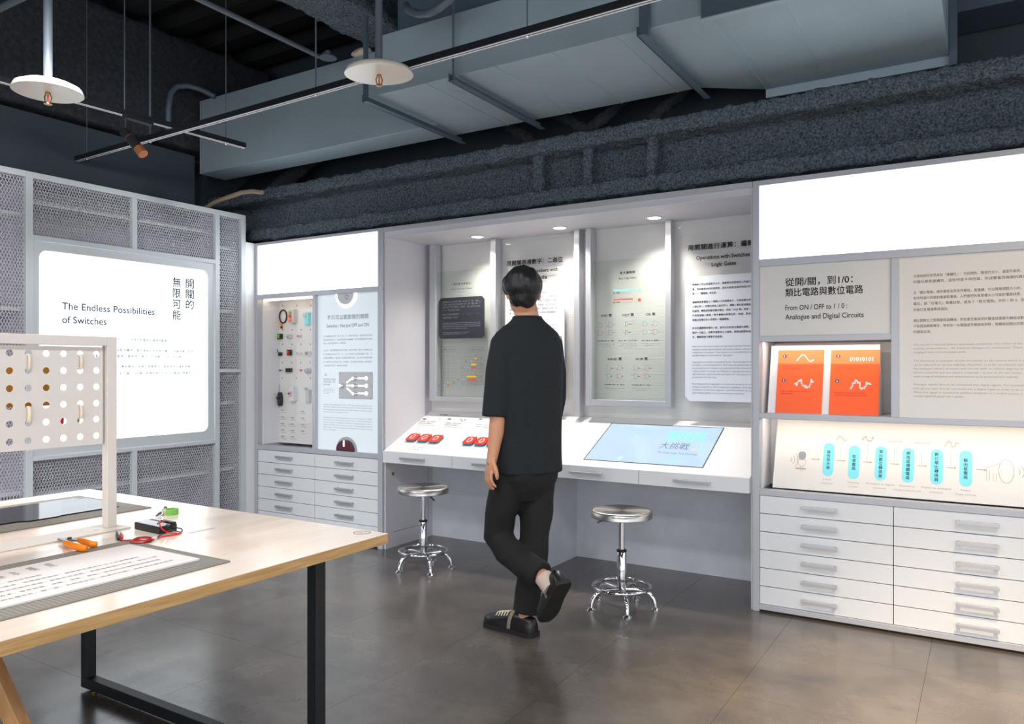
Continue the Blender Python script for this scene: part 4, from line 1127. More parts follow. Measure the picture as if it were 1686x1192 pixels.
# white text boards with clipped corners
def board(u0, vt, u1, vb, label, x1=None):
    bpl = plane_y(4.562)
    a0, b0 = bpl.ab(u0, vb); a1, _ = bpl.ab(u1, vb); _, b1 = bpl.ab(u0, vt)
    if x1 is not None: a1 = x1
    o = thing('text_board', label, 'board', ((a0 + a1) / 2, 4.6, b0), 'white text boards in the alcove')
    s = G().prism([bpl.at(a, b) for a, b in chamfer_rect(a0, b0, a1, b1, .028)], bpl.n, .006).obj('board_sheet', MT['board_white'], o)
    for a in (a0 + .06, a1 - .06):
        for b in (b0 + .06, b1 - .06): G().lathe((a, 4.569, b), [(.008, 0), (.008, .048)], 12, (0, 1, 0)).obj('standoff', MT['chrome'], o, smooth=True)
    return o, s, bpl
o, s, bpl = board(832, 470, 929, 649.5, 'white text board partly hidden behind the walking person')
t = Print(bpl)
for v, tx in ((486, '開關只能表達「開」與「關」，那麼要如何用電路來表示不同的數字？'), (492.6, '人們想到用「開」表示「1」，用「關」當作「0」，就能夠表達'), (498.8, '數字。如果有兩個開關，就能組合出四種不同的數字的狀態，'), (505.6, '三個就有八種。只要增加（0 與 1）的數量，就可以用許多'), (511.4, '開關來表示各種數字、文字，甚至圖片、電腦就可以據此運'), (517.8, '算。這種表示方法稱為二進位，而且可以用來代表各種數字。')): t.line(tx, 839, v, 917, 3.2)
t.obj('lettering', MT['ink_grey'], s)
t = Print(bpl)
for v, tx in ((538.5, 'Switches only have ON and OFF, so how can circuits be used to show different'), (543.6, 'numbers? If the ON state is used to represent 1 and the OFF is used as 0, the switch is'), (548.8, 'able to show a number. With two switches, four different'), (553.8, 'numbers; with three, eight. As more of these switches are put'), (558.8, 'together, more numbers may be'), (568, 'shown, and letters and images as well. A computer works on the numbers from'), (573, 'these switches. This way of showing numbers is called binary code.')): t.line(tx, 839, v, 917 if len(tx) > 40 else 880, 2.3)
t.obj('lettering', MT['ink_pale'], s)
o, s, bpl = board(1128, 456, 1240, 660, 'white text board about logic gates next to the right cabinet', x1=-1.10)
t = Print(bpl)
for v, tx, f in ((470.3, '開關除了可以表達數字之外，更重要的是要幫助人們進行運', 1), (478, '算。例如最基本的加減乘除，這些功能要透過特殊設計的電', 1), (485.2, '路——「邏輯閘」來完成。', .4), (499.2, '邏輯閘就像電路上一個個小小的運算盒子，它將高電位視為', 1), (506.4, '二進位的 1，低電位視為二進位的 0。讓輸入電位經過電晶體', 1), (513.7, '的處理，轉換成對應的輸出電位，例如「AND 閘」就是一種', 1), (521, '只有兩個輸入都是 1 時才會輸出高電位的 1 訊號，其他都', 1), (528.4, '是輸出低電位的 0 訊號的一種邏輯閘。', .61),
                 (541.8, '許多的邏輯閘串連在一起，就可以完成更加複雜的運算。電', 1), (549.2, '腦的一切能力，從數字運算到人工智慧，都是由開關表達數', 1), (556.4, '字，邏輯閘進行運算作為基礎。', .5)): t.line(tx, 1140, v, 1140 + 100 * f, 3.3, .012)
t.obj('lettering', MT['ink'], s)
t = Print(bpl)
for v, tx, f in ((571.6, 'Apart from expressing numbers, an even more important function of', 1), (576.7, 'switches is performing calculations such as basic addition, subtraction,', 1), (581.5, 'multiplication and division. These functions are accomplished through', 1), (586.4, 'specially designed circuits known as "logic gates".', .67),
                 (597.2, 'Logic gates are like little computational boxes. They treat high electric', 1), (602.2, 'potential as 1 and low potential as 0, which means the input potential can', 1), (607.2, 'be processed by the transistor and converted into the corresponding', 1), (612.2, 'output potential. For example, the AND gate is a logic gate that outputs a', 1), (617.2, 'high potential (1) signal only when both inputs are 1, and outputs a low', 1), (622.1, 'potential (0) in all other cases.', .4),
                 (632.9, 'By arranging various logic gates in a circuit, we can carry out more', 1), (637.9, 'complex computations. All of a computer\'s capabilities – from digital', 1), (642.7, 'calculations to artificial intelligence – start with switches and logic', 1), (647.7, 'gates working together to carry out various binary calculations.', .86)): t.line(tx, 1140, v, 1140 + 100 * f, 2.5)
t.obj('lettering', MT['ink_grey'], s)

# downlights
for i, (x, lab) in enumerate(((-3.02, 'round recessed downlight above the binary counting poster'), (-2.37, 'round recessed downlight in the middle of the alcove ceiling'), (-1.72, 'round recessed downlight above the logic gate poster'))):
    o = thing('recessed_downlight', lab, 'downlight', (x, 4.43, 2.19), 'alcove downlights')
    G().lathe((x, 4.43, 2.1895), [(.050, 0), (.052, -.004), (.040, -.006), (.038, -.001)], 28).obj('trim_ring', MT['white'], o, smooth=True)
    G().lathe((x, 4.43, 2.1855), [(.0375, 0), (.0375, .003)], 24).obj('lens', MT['led_n'], o)
    lamp('downlight_lamp', 'SPOT', (x, 4.43, 2.175), (x, 4.36, 0), 46, (1.0, .95, .88), spot_size=2.2, spot_blend=1.0, shadow_soft_size=.035)

# ---- sloping console desk
DY0, DZ0, DY1, DZ1 = 4.10, .695, 4.63, .945
dk = thing('console_desk', 'white sloping console desk with number tiles, screen and slim drawers', 'desk', (-2.3, 4.3, .61))
g = G()
q = [(DY0, .616), (DY0, DZ0), (DY1, DZ1), (YW - .002, DZ1), (YW - .002, .616)]
x0, x1 = AX0 + .013, AX1 - .013
g.add([(x0, y, z) for y, z in q] + [(x1, y, z) for y, z in q], [(0, 1, 2, 3, 4), (9, 8, 7, 6, 5)] + [(i, 5 + i, 5 + (i + 1) % 5, (i + 1) % 5) for i in range(5)])
g.obj('desk_body', MT['desk_white'], dk)
X746, X1053 = on_y(746, 770, DY0).x, on_y(1053, 780, DY0).x
h2 = on_y(968.5, 779, DY0).x
xm_ = 2 * h2 - X1053
bnd = [x0, X746, xm_, X1053, x1]
hx = [on_y(683, 754, DY0).x, on_y(804, 765, DY0).x, h2, on_y(1142, 793, DY0).x]
for i in range(4):
    d = G().box((bnd[i] + .0015, DY0 - .014, .614), (bnd[i + 1] - .0015, DY0 - .001, DZ0 - .001)).obj('drawer', MT['drawer'], dk, bev=.001)
    handle(hx[i], .655, .205, d, DY0 - .014)
spl = Plane((0, DY0, DZ0), (1, 0, 0), (0, DY1 - DY0, DZ1 - DZ0))
c = [spl.ab(*p) for p in ((965.7, 756), (1159.4, 770), (1188, 705), (1004.7, 697.7))]
a0, a1 = (c[0][0] + c[3][0]) / 2, (c[1][0] + c[2][0]) / 2; b0, b1 = (c[0][1] + c[1][1]) / 2, (c[2][1] + c[3][1]) / 2
fr = G()
for q in ((a0 - .006, b0 - .006, a1 + .006, b0), (a0 - .006, b1, a1 + .006, b1 + .006), (a0 - .006, b0, a0, b1), (a1, b0, a1 + .006, b1)):
    fr.prism([spl.at(*p, .0016) for p in ((q[0], q[1]), (q[2], q[1]), (q[2], q[3]), (q[0], q[3]))], spl.n, .003)
fr.obj('screen_bezel', MT['black_plastic'], dk)
scn = G().prism([spl.at(*p, .0012) for p in ((a0, b0), (a1, b0), (a1, b1), (a0, b1))], spl.n, .003).obj('screen', MT['screen'], dk)
tag(scn, 'lit pale blue touch screen')
W, H = a1 - a0, b1 - b0
X = lambda f: a0 + W * f
Z = lambda f: b1 - H * f
t = Print(spl, .002); t.line_ab('邏輯閘', X(.565), Z(.36), X(.90), H * .22, .0, 3); t.obj('lettering', MT['scr_cyan'], scn)
t = Print(spl, .002); t.line_ab('大挑戰', X(.565), Z(.60), X(.81), H * .16, 0, 3); t.line_ab('The Great Logic Gate Challenge', X(.575), Z(.73), X(.91), H * .045); t.obj('lettering', MT['scr_navy'], scn, split=True)
t = Print(spl, .002); t.line_ab('點擊螢幕，選擇模式', X(.66), Z(.95), X(.82), H * .04); t.line_ab('Tap to start', X(.69), Z(1 - .015), X(.80), H * .02); t.stroke_ab([(X(.30), Z(.38)), (X(.30), Z(.30)), (X(.33), Z(.30)), (X(.33), Z(.38))], .003); t.stroke_ab([(X(.345), Z(.38)), (X(.345), Z(.28))], .003); t.shape([(X(.27), Z(.93)), (X(.30), Z(.86)), (X(.33), Z(.90)), (X(.30), Z(.97))]); t.obj('lettering', MT['scr_pale'], scn)
t = Print(spl, .002)
def dsc(T, fx, fy, r): T.shape([(X(fx) + r * math.cos(i * math.pi / 9), Z(fy) + r * math.sin(i * math.pi / 9)) for i in range(18)])
dsc(t, .885, .52, .011); dsc(t, .725, .83, .011); t.obj('cyan_dot', MT['scr_cyan'], scn)
t = Print(spl, .002); dsc(t, .857, .60, .012); t.obj('tan_dot', MT['scr_tan'], scn)
# red number tiles
grp = [(681, 722.6), (700.2, 723.8), (718.7, 725.2), (774.6, 728.3), (794.3, 729.4), (814, 730.4)]
for u, v in grp:
    a, b = spl.ab(u, v); w, h = .042, .044
    body = G().prism([spl.at(p, q_, .014) for p, q_ in rrect(a - w, b - h, a + w, b + h, .016, 4)], spl.n, .014).obj('number_tile', MT['tile_teal'], dk)
    top = G().prism([spl.at(p, q_, .019) for p, q_ in rrect(a - w, b - h, a + w, b + h, .016, 4)], spl.n, .0049).obj('tile_face', MT['tile_red'], body)
    T = Print(spl, .0195)
    ov = lambda r1, r2: [(a + r1 * math.cos(i * math.pi / 10) * .62, b + r2 * math.sin(i * math.pi / 10)) for i in range(21)]
    T.stroke_ab(ov(.024, .025), .0085); T.obj('lettering', MT['ink_white'], body)
    g = G()
    for s in (-1, 1): g.tube([spl.at(a + s * .018, b + h + .002, .010), spl.at(a + s * .022, b + h + .014, .016), spl.at(a + s * .012, b + h + .018, .010)], .0018, 5)
    g.obj('wire_lead', MT['steel'], body)
t = Print(spl)
t.line('數字開關', 723.8, 683.6, 736.6, 1.6, .02)
for u in (697.2, 738, 789.5): t.quad(u, 689.2, u + 5.8, 690.8)
t.stroke([(757.5, 691.5), (759.5, 690)], .007); t.stroke([(765, 692), (767, 690)], .007)
t.obj('print_mark', MT['ink'], dk)
t = Print(spl)
t.line('Switches for Numbers', 739, 684, 757, 1.2)
for u0, v0 in ((689, 694), (732, 697), (783, 700)):
    t.line('打開開關，變成不同數字', u0, v0, u0 + 30, 1.6); t.line('試著組合出各種數字', u0 - 1, v0 + 3, u0 + 23, 1.5); t.line('Try the switches to make numbers', u0 - 3, v0 + 6, u0 + 28, 1.2)
t.line('數字一 Number', 679, 736.3, 699, 1.4); t.line('按下去看看 Press', 671, 739.5, 706, 1.2)
t.obj('lettering', MT['ink_grey'], dk)
t = Print(spl); t.stroke([(722, 691.3), (724, 689.3)], .006); t.stroke([(757, 693.3), (759, 692.2)], .006); t.stroke([(764.5, 693.5), (766, 692)], .006); t.obj('print_cyan', MT['ink_cyan'], dk)
t = Print(spl); t.stroke([(723, 690), (725, 689.6)], .006); t.disc(760.8, 693, .9, 10); t.stroke([(797, 688.3), (923, 694.2)], .003); t.obj('print_red', MT['ink_red'], dk)

# ================================================================== STOOLS
def stool(x, y, label, lever_ang, leg_ang):
    s = thing('bar_stool', label, 'stool', (x, y, 0), 'steel stools at the console desk')
    st_ = G().lathe((x, y, 0), [(.001, .517), (.05, .5165), (.10, .5175), (.145, .520), (.156, .518), (.162, .511), (.163, .482), (.160, .480), (.155, .484), (.001, .486)], 64).obj('seat', MT['seat'], s, smooth=55)
    G().lathe((x, y, 0), [(.030, .470), (.030, .486)], 20).obj('seat_mount', MT['black_plastic'], s, smooth=True)
    G().lathe((x, y, 0), [(.0155, .275), (.0155, .472)], 20).obj('gas_piston', MT['chrome'], s, smooth=True)
    G().lathe((x, y, 0), [(.027, .296), (.0275, .305), (.020, .309), (.016, .309)], 20).obj('collar', MT['black_plastic'], s, smooth=True)
    G().lathe((x, y, 0), [(.024, .07), (.0255, .075), (.0255, .295), (.024, .297)], 24).obj('column', MT['chrome'], s, smooth=True)
    q = math.radians(lever_ang)
    G().tube([(x + .05 * math.cos(q), y + .05 * math.sin(q), .478), (x + .13 * math.cos(q), y + .13 * math.sin(q), .448)], .005, 8).obj('height_lever', MT['steel'], s, smooth=True)
    G().tube([(x + .150 * math.cos(i * math.pi / 24), y + .150 * math.sin(i * math.pi / 24), .112) for i in range(48)], .0098, 10, closed=True).obj('foot_ring', MT['chrome'], s, smooth=True)
    for k in range(5):
        a = math.radians(leg_ang + 72 * k); c_, s_ = math.cos(a), math.sin(a)
        prof = [(.02, .098), (.09, .100), (.125, .096), (.150, .082), (.168, .058), (.176, .030), (.178, .014)]
        lg = G().tube([(x + r * c_, y + r * s_, z) for r, z in prof], .0115, 10).obj('leg', MT['chrome'], s, smooth=True)
        G().lathe((x + .178 * c_, y + .178 * s_, 0), [(.024, 0), (.024, .004), (.016, .010), (.010, .018), (.001, .020)], 18).obj('foot_pad', MT['chrome'], lg, smooth=True)
    return s
stool(-1.6544, 3.7906, 'round brushed steel stool on chrome five-legged base near the touch screen', 208, math.degrees(math.atan2(3.638 - 3.7906, -1.556 + 1.6544)))
stool(-3.0488, 3.8612, 'round brushed steel stool on chrome base left of the walking person', -20, math.degrees(math.atan2(3.748 - 3.8612, -2.899 + 3.0488)))

# ================================================================== OVERHEAD
def foam(name, loop, axis, s0, s1, step, amp, mat, parent=None, seed=0, squash=None):
    """sprayed member: closed section loop swept along an axis, surface roughened by noise"""
    pts = []
    n = len(loop)
    for i in range(n):
        a, b = Vector((*loop[i], 0)), Vector((*loop[(i + 1) % n], 0))
        k = max(1, int((b - a).length / step))
        pts += [a.lerp(b, j / k) for j in range(k)]
    m = len(pts)
    for _ in range(1): pts = [(pts[i - 1] + pts[i] * 2 + pts[(i + 1) % m]) / 4 for i in range(m)]
    nrm = []
    area = sum(pts[i].x * pts[(i + 1) % m].y - pts[(i + 1) % m].x * pts[i].y for i in range(m))
    for i in range(m):
        d = pts[(i + 1) % m] - pts[i - 1]
        q = Vector((d.y, -d.x, 0)).normalized()
        nrm.append(q if area > 0 else -q)
    ns = max(2, int((s1 - s0) / step))
    rings = []
    for j in range(ns + 1):
        s = s0 + (s1 - s0) * j / ns
        ring = []
        for p, q in zip(pts, nrm):
            w = Vector((s * 1.0 + seed, p.x, p.y))
            d = amp * (noise.noise(w * 22) * .6 + noise.noise(w * 60) * .55 + noise.noise(w * 7) * .5)
            r = p + q * d
            ring.append((s, r.x, r.y) if axis == 'x' else (r.x, s, r.y) if axis == 'y' else (r.x, r.y, s))
        rings.append(ring)
    return G().rings(rings).obj(name, MT[mat], parent, smooth=75, recalc=True)
def foam_tube(name, p0, p1, r, mat, parent=None, amp=.012, seed=0):
    p0, p1 = Vector(p0), Vector(p1); L = (p1 - p0).length; n = max(3, int(L / .014))
    t = (p1 - p0) / L; s = t.orthogonal().normalized(); o = t.cross(s)
    rings = []
    for j in range(n + 1):
        c = p0.lerp(p1, j / n); ring = []
        for k in range(18):
            a = 2 * math.pi * k / 18; d = s * math.cos(a) + o * math.sin(a)
            w = (c + d * r) + Vector((seed, 0, 0))
            ring.append(c + d * (r + amp * (noise.noise(w * 25) + noise.noise(w * 60) * .6 + noise.noise(w * 9) * .6)))
        rings.append(ring)
    return G().rings(rings).obj(name, MT[mat], parent, smooth=75, recalc=True)

bm_ = thing('steel_beam', 'grey sprayed steel beam running along above the display cabinets', 'beam', (-2.0, 4.4, 2.30))
foam('beam_body', [(4.175, 2.295), (4.175, 2.385), (4.34, 2.395), (4.36, 2.43), (4.36, 2.57), (4.34, 2.605), (4.175, 2.615), (4.175, 2.705), (4.58, 2.705), (4.58, 2.295)], 'x', -5.6, 1.7, .015, .019, 'foam', bm_)
for i, u in enumerate((887, 968, 1073)):
    p = on_y(u, 262, 4.25)
    foam_tube('stiffener', (p.x, 4.245, 2.36), (p.x + .006, 4.245, 2.64), .033, 'foam', bm_, .013, i * 3)
for i, (u0, v0, u1, v1, k) in enumerate(((878, 234, 834, 205, 5.5), (968, 216, 919, 190, 4.5), (972, 213, 1019, 171, 3.0), (1080, 190, 1124, 150, 3.0))):
    a, b = on_y(u0, v0, 4.40), on_y(u1, v1, 4.44)
    d = b - a
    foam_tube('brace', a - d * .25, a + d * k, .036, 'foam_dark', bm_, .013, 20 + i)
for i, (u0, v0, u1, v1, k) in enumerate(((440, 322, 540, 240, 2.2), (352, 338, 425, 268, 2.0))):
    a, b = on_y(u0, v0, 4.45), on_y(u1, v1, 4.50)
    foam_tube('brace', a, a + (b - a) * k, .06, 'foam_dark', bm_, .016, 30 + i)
cb_ = thing('steel_beam', 'grey sprayed steel cross beam high under the black ceiling', 'beam', (-3.35, 2.5, 3.42))
foam('beam_body', [(-3.53, 3.42), (-3.53, 3.50), (-3.40, 3.53), (-3.40, 3.86), (-3.53, 3.90), (-3.18, 3.90), (-3.31, 3.86), (-3.31, 3.53), (-3.18, 3.50), (-3.18, 3.42)], 'y', 0.4, 4.7, .022, .02, 'foam', cb_, 50)
p = on_z(592, 86, 3.41)
g = G().ball((p.x + .02, p.y, 3.40), .085, .05, .03); ef = [v + Vector((0, 0, .012)) * noise.noise(v * 40) + Vector((.02, .01, 0)) * noise.noise(v * 25) for v in g.v]; g.v = ef
g.obj('exposed_foam', MT['cream_foam'], cb_, smooth=True)
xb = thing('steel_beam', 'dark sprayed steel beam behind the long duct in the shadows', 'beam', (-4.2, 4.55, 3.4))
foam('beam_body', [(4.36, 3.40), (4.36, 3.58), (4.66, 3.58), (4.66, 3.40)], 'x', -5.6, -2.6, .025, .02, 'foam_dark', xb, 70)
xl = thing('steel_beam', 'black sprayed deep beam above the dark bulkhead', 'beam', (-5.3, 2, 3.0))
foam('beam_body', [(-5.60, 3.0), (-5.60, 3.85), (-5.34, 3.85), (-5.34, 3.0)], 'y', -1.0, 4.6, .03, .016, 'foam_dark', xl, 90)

# ---- wide air duct
ZD = 2.80
du = thing('air_duct', 'wide grey rectangular air duct hung under the ceiling', 'duct', (-1.5, 3.7, ZD))
plan = [(-2.92, 3.265), (-.157, 3.265), (-.157, 4.315), (-1.03, 4.315), (-1.33, 4.10), (-2.92, 4.10)]
G().prism([(x, y, 3.13) for x, y in plan], (0, 0, 1), .33).obj('duct_body', MT['duct'], du, bev=.004)
for (u, v) in ((816, 110), (908, 85), (1015, 61), (700, 137)):
    x = on_z(u, v, ZD).x; G().box((x - .004, 3.268, ZD - .0035), (x + .004, 4.098, ZD + .001)).obj('seam', MT['duct'], du)
for u, v in ((1165, 24), (1223, 77), (1290, 4)):
    x = on_z(u, v, ZD).x; G().box((x - .004, 3.268, ZD - .0035), (x + .004, 4.10 if x < -1.2 else 4.31, ZD + .001)).obj('seam', MT['duct'], du)
xf = on_z(1165, 35, ZD).x
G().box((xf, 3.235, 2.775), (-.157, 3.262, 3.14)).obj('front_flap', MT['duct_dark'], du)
G().box((xf, 3.228, 2.770), (-.157, 3.262, 2.7749)).obj('flap_lip', MT['duct'], du)
G().box((-1.03, 4.318, 2.755), (-.13, 4.335, 2.802)).obj('rear_angle', MT['duct'], du)
G().box((-.155, 4.28, 2.74), (-.12, 4.33, 3.9)).obj('end_strut', MT['duct_dark'], du)
for u, v in ((612, 165), (741, 124), (1050, 47)):
    x = on_z(u, v, ZD - .012).x
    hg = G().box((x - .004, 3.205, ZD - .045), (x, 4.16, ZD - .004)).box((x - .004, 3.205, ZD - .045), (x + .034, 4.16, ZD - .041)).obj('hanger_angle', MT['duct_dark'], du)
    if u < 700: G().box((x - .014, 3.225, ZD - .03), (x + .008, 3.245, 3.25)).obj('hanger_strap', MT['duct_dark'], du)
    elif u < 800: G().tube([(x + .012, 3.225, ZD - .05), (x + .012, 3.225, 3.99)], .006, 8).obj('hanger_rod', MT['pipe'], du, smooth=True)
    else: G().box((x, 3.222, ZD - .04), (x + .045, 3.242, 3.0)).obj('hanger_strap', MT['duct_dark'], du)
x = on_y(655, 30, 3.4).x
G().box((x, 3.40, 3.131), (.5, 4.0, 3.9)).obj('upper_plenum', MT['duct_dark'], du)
pts = [at_depth(u, v, d) for u, v, d in ((668, 8, 3.92), (672, 17, 3.85), (688, 23, 3.80), (706, 22, 3.74), (722, 14, 3.70), (738, 2, 3.68), (752, -14, 3.66))]
fine = []
for i in range(len(pts) - 1): fine += [pts[i].lerp(pts[i + 1], k / 8) for k in range(8)]
fine.append(pts[-1])
G().tube(fine, [.020 if i % 2 else .0175 for i in range(len(fine))], 12).obj('flexible_hose', MT['pipe'], du, smooth=True)
# ---- narrow duct on the left
nd = thing('air_duct', 'narrow grey duct panel running behind the track lights', 'duct', (-4.1, 3.98, ZD))
G().box((-5.28, 3.86, ZD), (-2.93, 4.10, 3.375)).obj('duct_body', MT['duct'], nd, bev=.004)
p0 = on_y(1559, 24, 4.40)
rd = thing('air_duct', 'dark duct end at the upper right corner', 'duct', (.7, 4.5, p0.z))
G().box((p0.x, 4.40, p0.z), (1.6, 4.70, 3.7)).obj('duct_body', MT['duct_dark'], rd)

# ---- pendent sprinklers with heat collector dishes
def sprinkler(u, v, d, r, label, tilt=(0, 0, 1), rod=.018):
    c = at_depth(u, v, d); ax = Vector(tilt).normalized()
    o = thing('fire_sprinkler', label, 'sprinkler', c, 'sprinklers with dishes')
    G().lathe(c, [(r, -.012), (r * 1.005, -.010), (r * .93, .012), (r * .7, .027), (r * .35, .034), (.012, .036), (.012, .033), (r * .35, .030), (r * .69, .023), (r * .915, .009), (r * .985, -.010)], 48, ax).obj('heat_dish', MT['dish'], o, smooth=60)
    G().tube([c + ax * .036, c + ax * .05, (c.x + ax.x * .05, c.y + ax.y * .05, 3.99)], rod, 14).obj('drop_pipe', MT['pipe'], o, smooth=True)
    G().lathe(c + ax * .034, [(rod * 1.5, 0), (rod * 1.5, .012), (rod, .016)], 16, ax).obj('pipe_flange', MT['pipe'], o, smooth=True)
    hd = G()
    hd.lathe(c - ax * .018, [(.011, 0), (.011, .052)], 12, ax)
    sd = ax.orthogonal().normalized()
    for s in (-1, 1): hd.tube([c - ax * .018 + sd * s * .008, c - ax * .032 + sd * s * .014, c - ax * .048 + sd * s * .012, c - ax * .058], .003, 6)
    hd.lathe(c - ax * .062, [(.017, 0), (.017, .003)], 14, ax)
    h = hd.obj('sprinkler_head', MT['brass'], o, smooth=True)
    G().tube([c - ax * .022, c - ax * .056], .0035, 8).obj('glass_bulb', MT['bulb_red'], h, smooth=True)
sprinkler(79, 148, 3.32, .138, 'white sprinkler dish hanging over the mesh cabinet')
sprinkler(624, 119, 3.50, .155, 'cream sprinkler dish hanging in front of the wide duct', (.02, -.06, 1), .017)
c = at_depth(540, 96, 4.99)
o = thing('fire_sprinkler', 'small grey sprinkler plate at the end of a ceiling pipe', 'sprinkler', (c.x, c.y, c.z))
G().lathe((c.x, c.y, c.z), [(.056, 0), (.056, .006), (.03, .014)], 28).obj('cover_plate', MT['pipe'], o, smooth=True)
pz = 3.30
G().tube([(c.x, c.y, c.z + .01), (c.x, c.y, pz + .03)], .02, 12).obj('drop_pipe', MT['duct_dark'], o, smooth=True)
a, b = on_z(330, 0, pz), on_z(526, 93, pz)
G().tube([a + (a - b) * 1.2, b, (c.x, c.y, pz + .02)], .016, 12).obj('branch_pipe', MT['pipe'], o, smooth=True)

# ---- lighting tracks
ZT = 2.70
def track(pA, pB, label, rods, grp='lighting tracks', extra=0, ZT=ZT):
    A, B = on_z(*pA, ZT), on_z(*pB, ZT)
    B = B + (B - A) * extra
    o = thing('lighting_track', label, 'track', (A + B) / 2, grp)
    G().bar(A, B, .034, .032).obj('track_body', MT['black_steel'], o, bev=.002)
    t = (B - A).normalized(); s = t.cross(Vector((0, 0, 1)))
    for k in (-.009, .009):
        G().bar(A + s * k + Vector((0, 0, -.0165)), B + s * k + Vector((0, 0, -.0165)), .008, .002).obj('conductor_glint', MT['ink_white'], o)  # white strips paint the bright reflection along the track conductors
    for u, r in rods:
        kk = (u - CX) / F_PX
        f = lambda P: (CA * P.x + SA * P.y) - kk * (-SA * P.x + CA * P.y)
        fa, fb = f(A), f(B); w = fa / (fa - fb); P = A.lerp(B, w)
        G().tube([P + Vector((0, 0, .016)), (P.x, P.y, 3.99)], r, 8).obj('suspension_rod', MT['pipe'], o, smooth=True)
        G().ball(P - Vector((0, 0, .020)), .009).obj('locking_nut', MT['chrome'], o, smooth=True)
    return o, A, B
track((126, 262), (1050, 1), 'long black lighting track in front of the ducts', ((143, .0022), (247, .006), (520, .004), (868, .003)), extra=.35)
tB, A, B = track((403, 240), (0, 130), 'short black lighting track crossing above the mesh cabinet', ((205, .0035), (372, .0035)), ZT=ZT + .034, extra=.5)
sp = thing('track_spotlight', 'small black cylinder spotlight with copper tip on the track', 'spotlight', at_depth(207, 191, 4.25))
m0 = on_z(207, 189, ZT + .034 - .023)
dz = (-SA * m0.x + CA * m0.y)
h0, h1, h2_ = at_depth(204, 216, dz), at_depth(228, 244, dz - .03), at_depth(236, 254, dz - .04)
G().box((m0.x - .02, m0.y - .01, m0.z - .02), (m0.x + .02, m0.y + .16, m0.z + .004)).obj('track_adapter', MT['black_steel'], sp, bev=.002)
G().tube([m0, (m0.x, m0.y, at_depth(207, 216, dz).z)], .007, 10).obj('swivel', MT['black_steel'], sp, smooth=True)
G().tube([h0, h1], .027, 24).obj('lamp_body', MT['black_plastic'], sp, smooth=True)
G().tube([h1, h2_], .0272, 24).obj('copper_tip', MT['copper'], sp, smooth=True)
G().tube([h0.lerp(h1, .40), h0.lerp(h1, .42)], .0275, 24).obj('seam_ring', MT['copper'], sp, smooth=True)

# ---- loose conduits
cd = G().tube([on_x(277, 225, -5.30), at_depth(277, 180, 5.77), at_depth(281, 154, 5.79), at_depth(290, 143, 5.82), at_depth(308, 141, 5.86), at_depth(330, 147, 5.90), on_y(354, 159, 3.836)], .022, 10).obj('cable_conduit', MT['duct_dark'], smooth=True)
tag(cd, 'dark bent conduit curving beside the long duct', 'conduit')
tpz = G().tube([at_depth(u, v, d) for u, v, d in ((338, 343, 6.0), (352, 334, 5.95), (372, 326, 5.9), (398, 317, 5.85), (416, 315, 5.8), (432, 317, 5.75))], .017, 10).obj('taped_pipe', MT['tape'], smooth=True)
tag(tpz, 'tan taped pipe lying over the end of the beam', 'pipe')
a = on_z(0, 14, 3.0)
gp_ = G().tube([(a.x - 1.2, a.y, 3.0), (a.x + .9, a.y, 3.0)], .016, 12).obj('ceiling_pipe', MT['pipe'], smooth=True)
tag(gp_, 'pale grey ceiling pipe crossing the upper left corner', 'pipe')

# ================================================================== WORK TABLE
TZ = .75
TX0, TX1, TY0, TY1 = -3.31, -1.62, -.55, 1.873
tb = thing('work_table', 'long pale birch work table on black steel loop legs', 'table', (-2.46, .7, 0))
G().box((TX0, TY0, TZ - .031), (TX1, TY1, TZ - .0012)).obj('table_core', MT['ply_edge'], tb, bev=.001)
top = G().box((TX0, TY0, TZ - .0012), (TX1, TY1, TZ)).obj('table_top', MT['ply'], tb)
MT['ply'].node_tree.nodes['Principled BSDF'].inputs['Roughness'].default_value = .18
for y in (1.71, -.40):
    for x in (-3.03, -1.77): G().box((x - .02, y - .02, .055), (x + .02, y + .02, TZ - .0311)).obj('leg', MT['black_steel'], tb, bev=.002)
    G().box((-3.05, y - .02, .014), (-1.75, y + .02, .0549)).obj('floor_bar', MT['black_steel'], tb, bev=.002)
    for x in (-2.99, -1.81): G().lathe((x, y, 0), [(.014, 0), (.014, .005), (.006, .006), (.006, .0139)], 14).obj('levelling_foot', MT['brass'], tb, smooth=True)
tpl = Plane((0, 0, TZ), (0, 1, 0), (-1, 0, 0))
t = Print(tpl, .0005)
t.line('Basic Switch Structure', 314, 878.5, 409.5, 3.0)
t.obj('lettering', M('pale_violet_ink', (176, 174, 196), .6), top)
t = Print(tpl, .0005)
for k in range(12):
    t.line('the contacts inside a switch open and close to control the flow of current in a circuit', 335 + k * 5.2, 886.5 + k * 1.95, 440 + k * 3.9, 1.0)
t.obj('lettering', M('pale_table_ink', (205, 186, 174), .6), top)
c = on_z(596, 877, TZ)
t = Print(tpl, .0006)
ring = lambda r: [(c.y + r * math.cos(i * math.pi / 16), -c.x + r * math.sin(i * math.pi / 16)) for i in range(33)]
t.stroke_ab(ring(.026), .003); t.stroke_ab(ring(.014), .0015)
t.line_ab('1', c.y - .003, -c.x - .006, c.y + .003, .012)
t.obj('round_stamp', MT['ink_tan'], top)

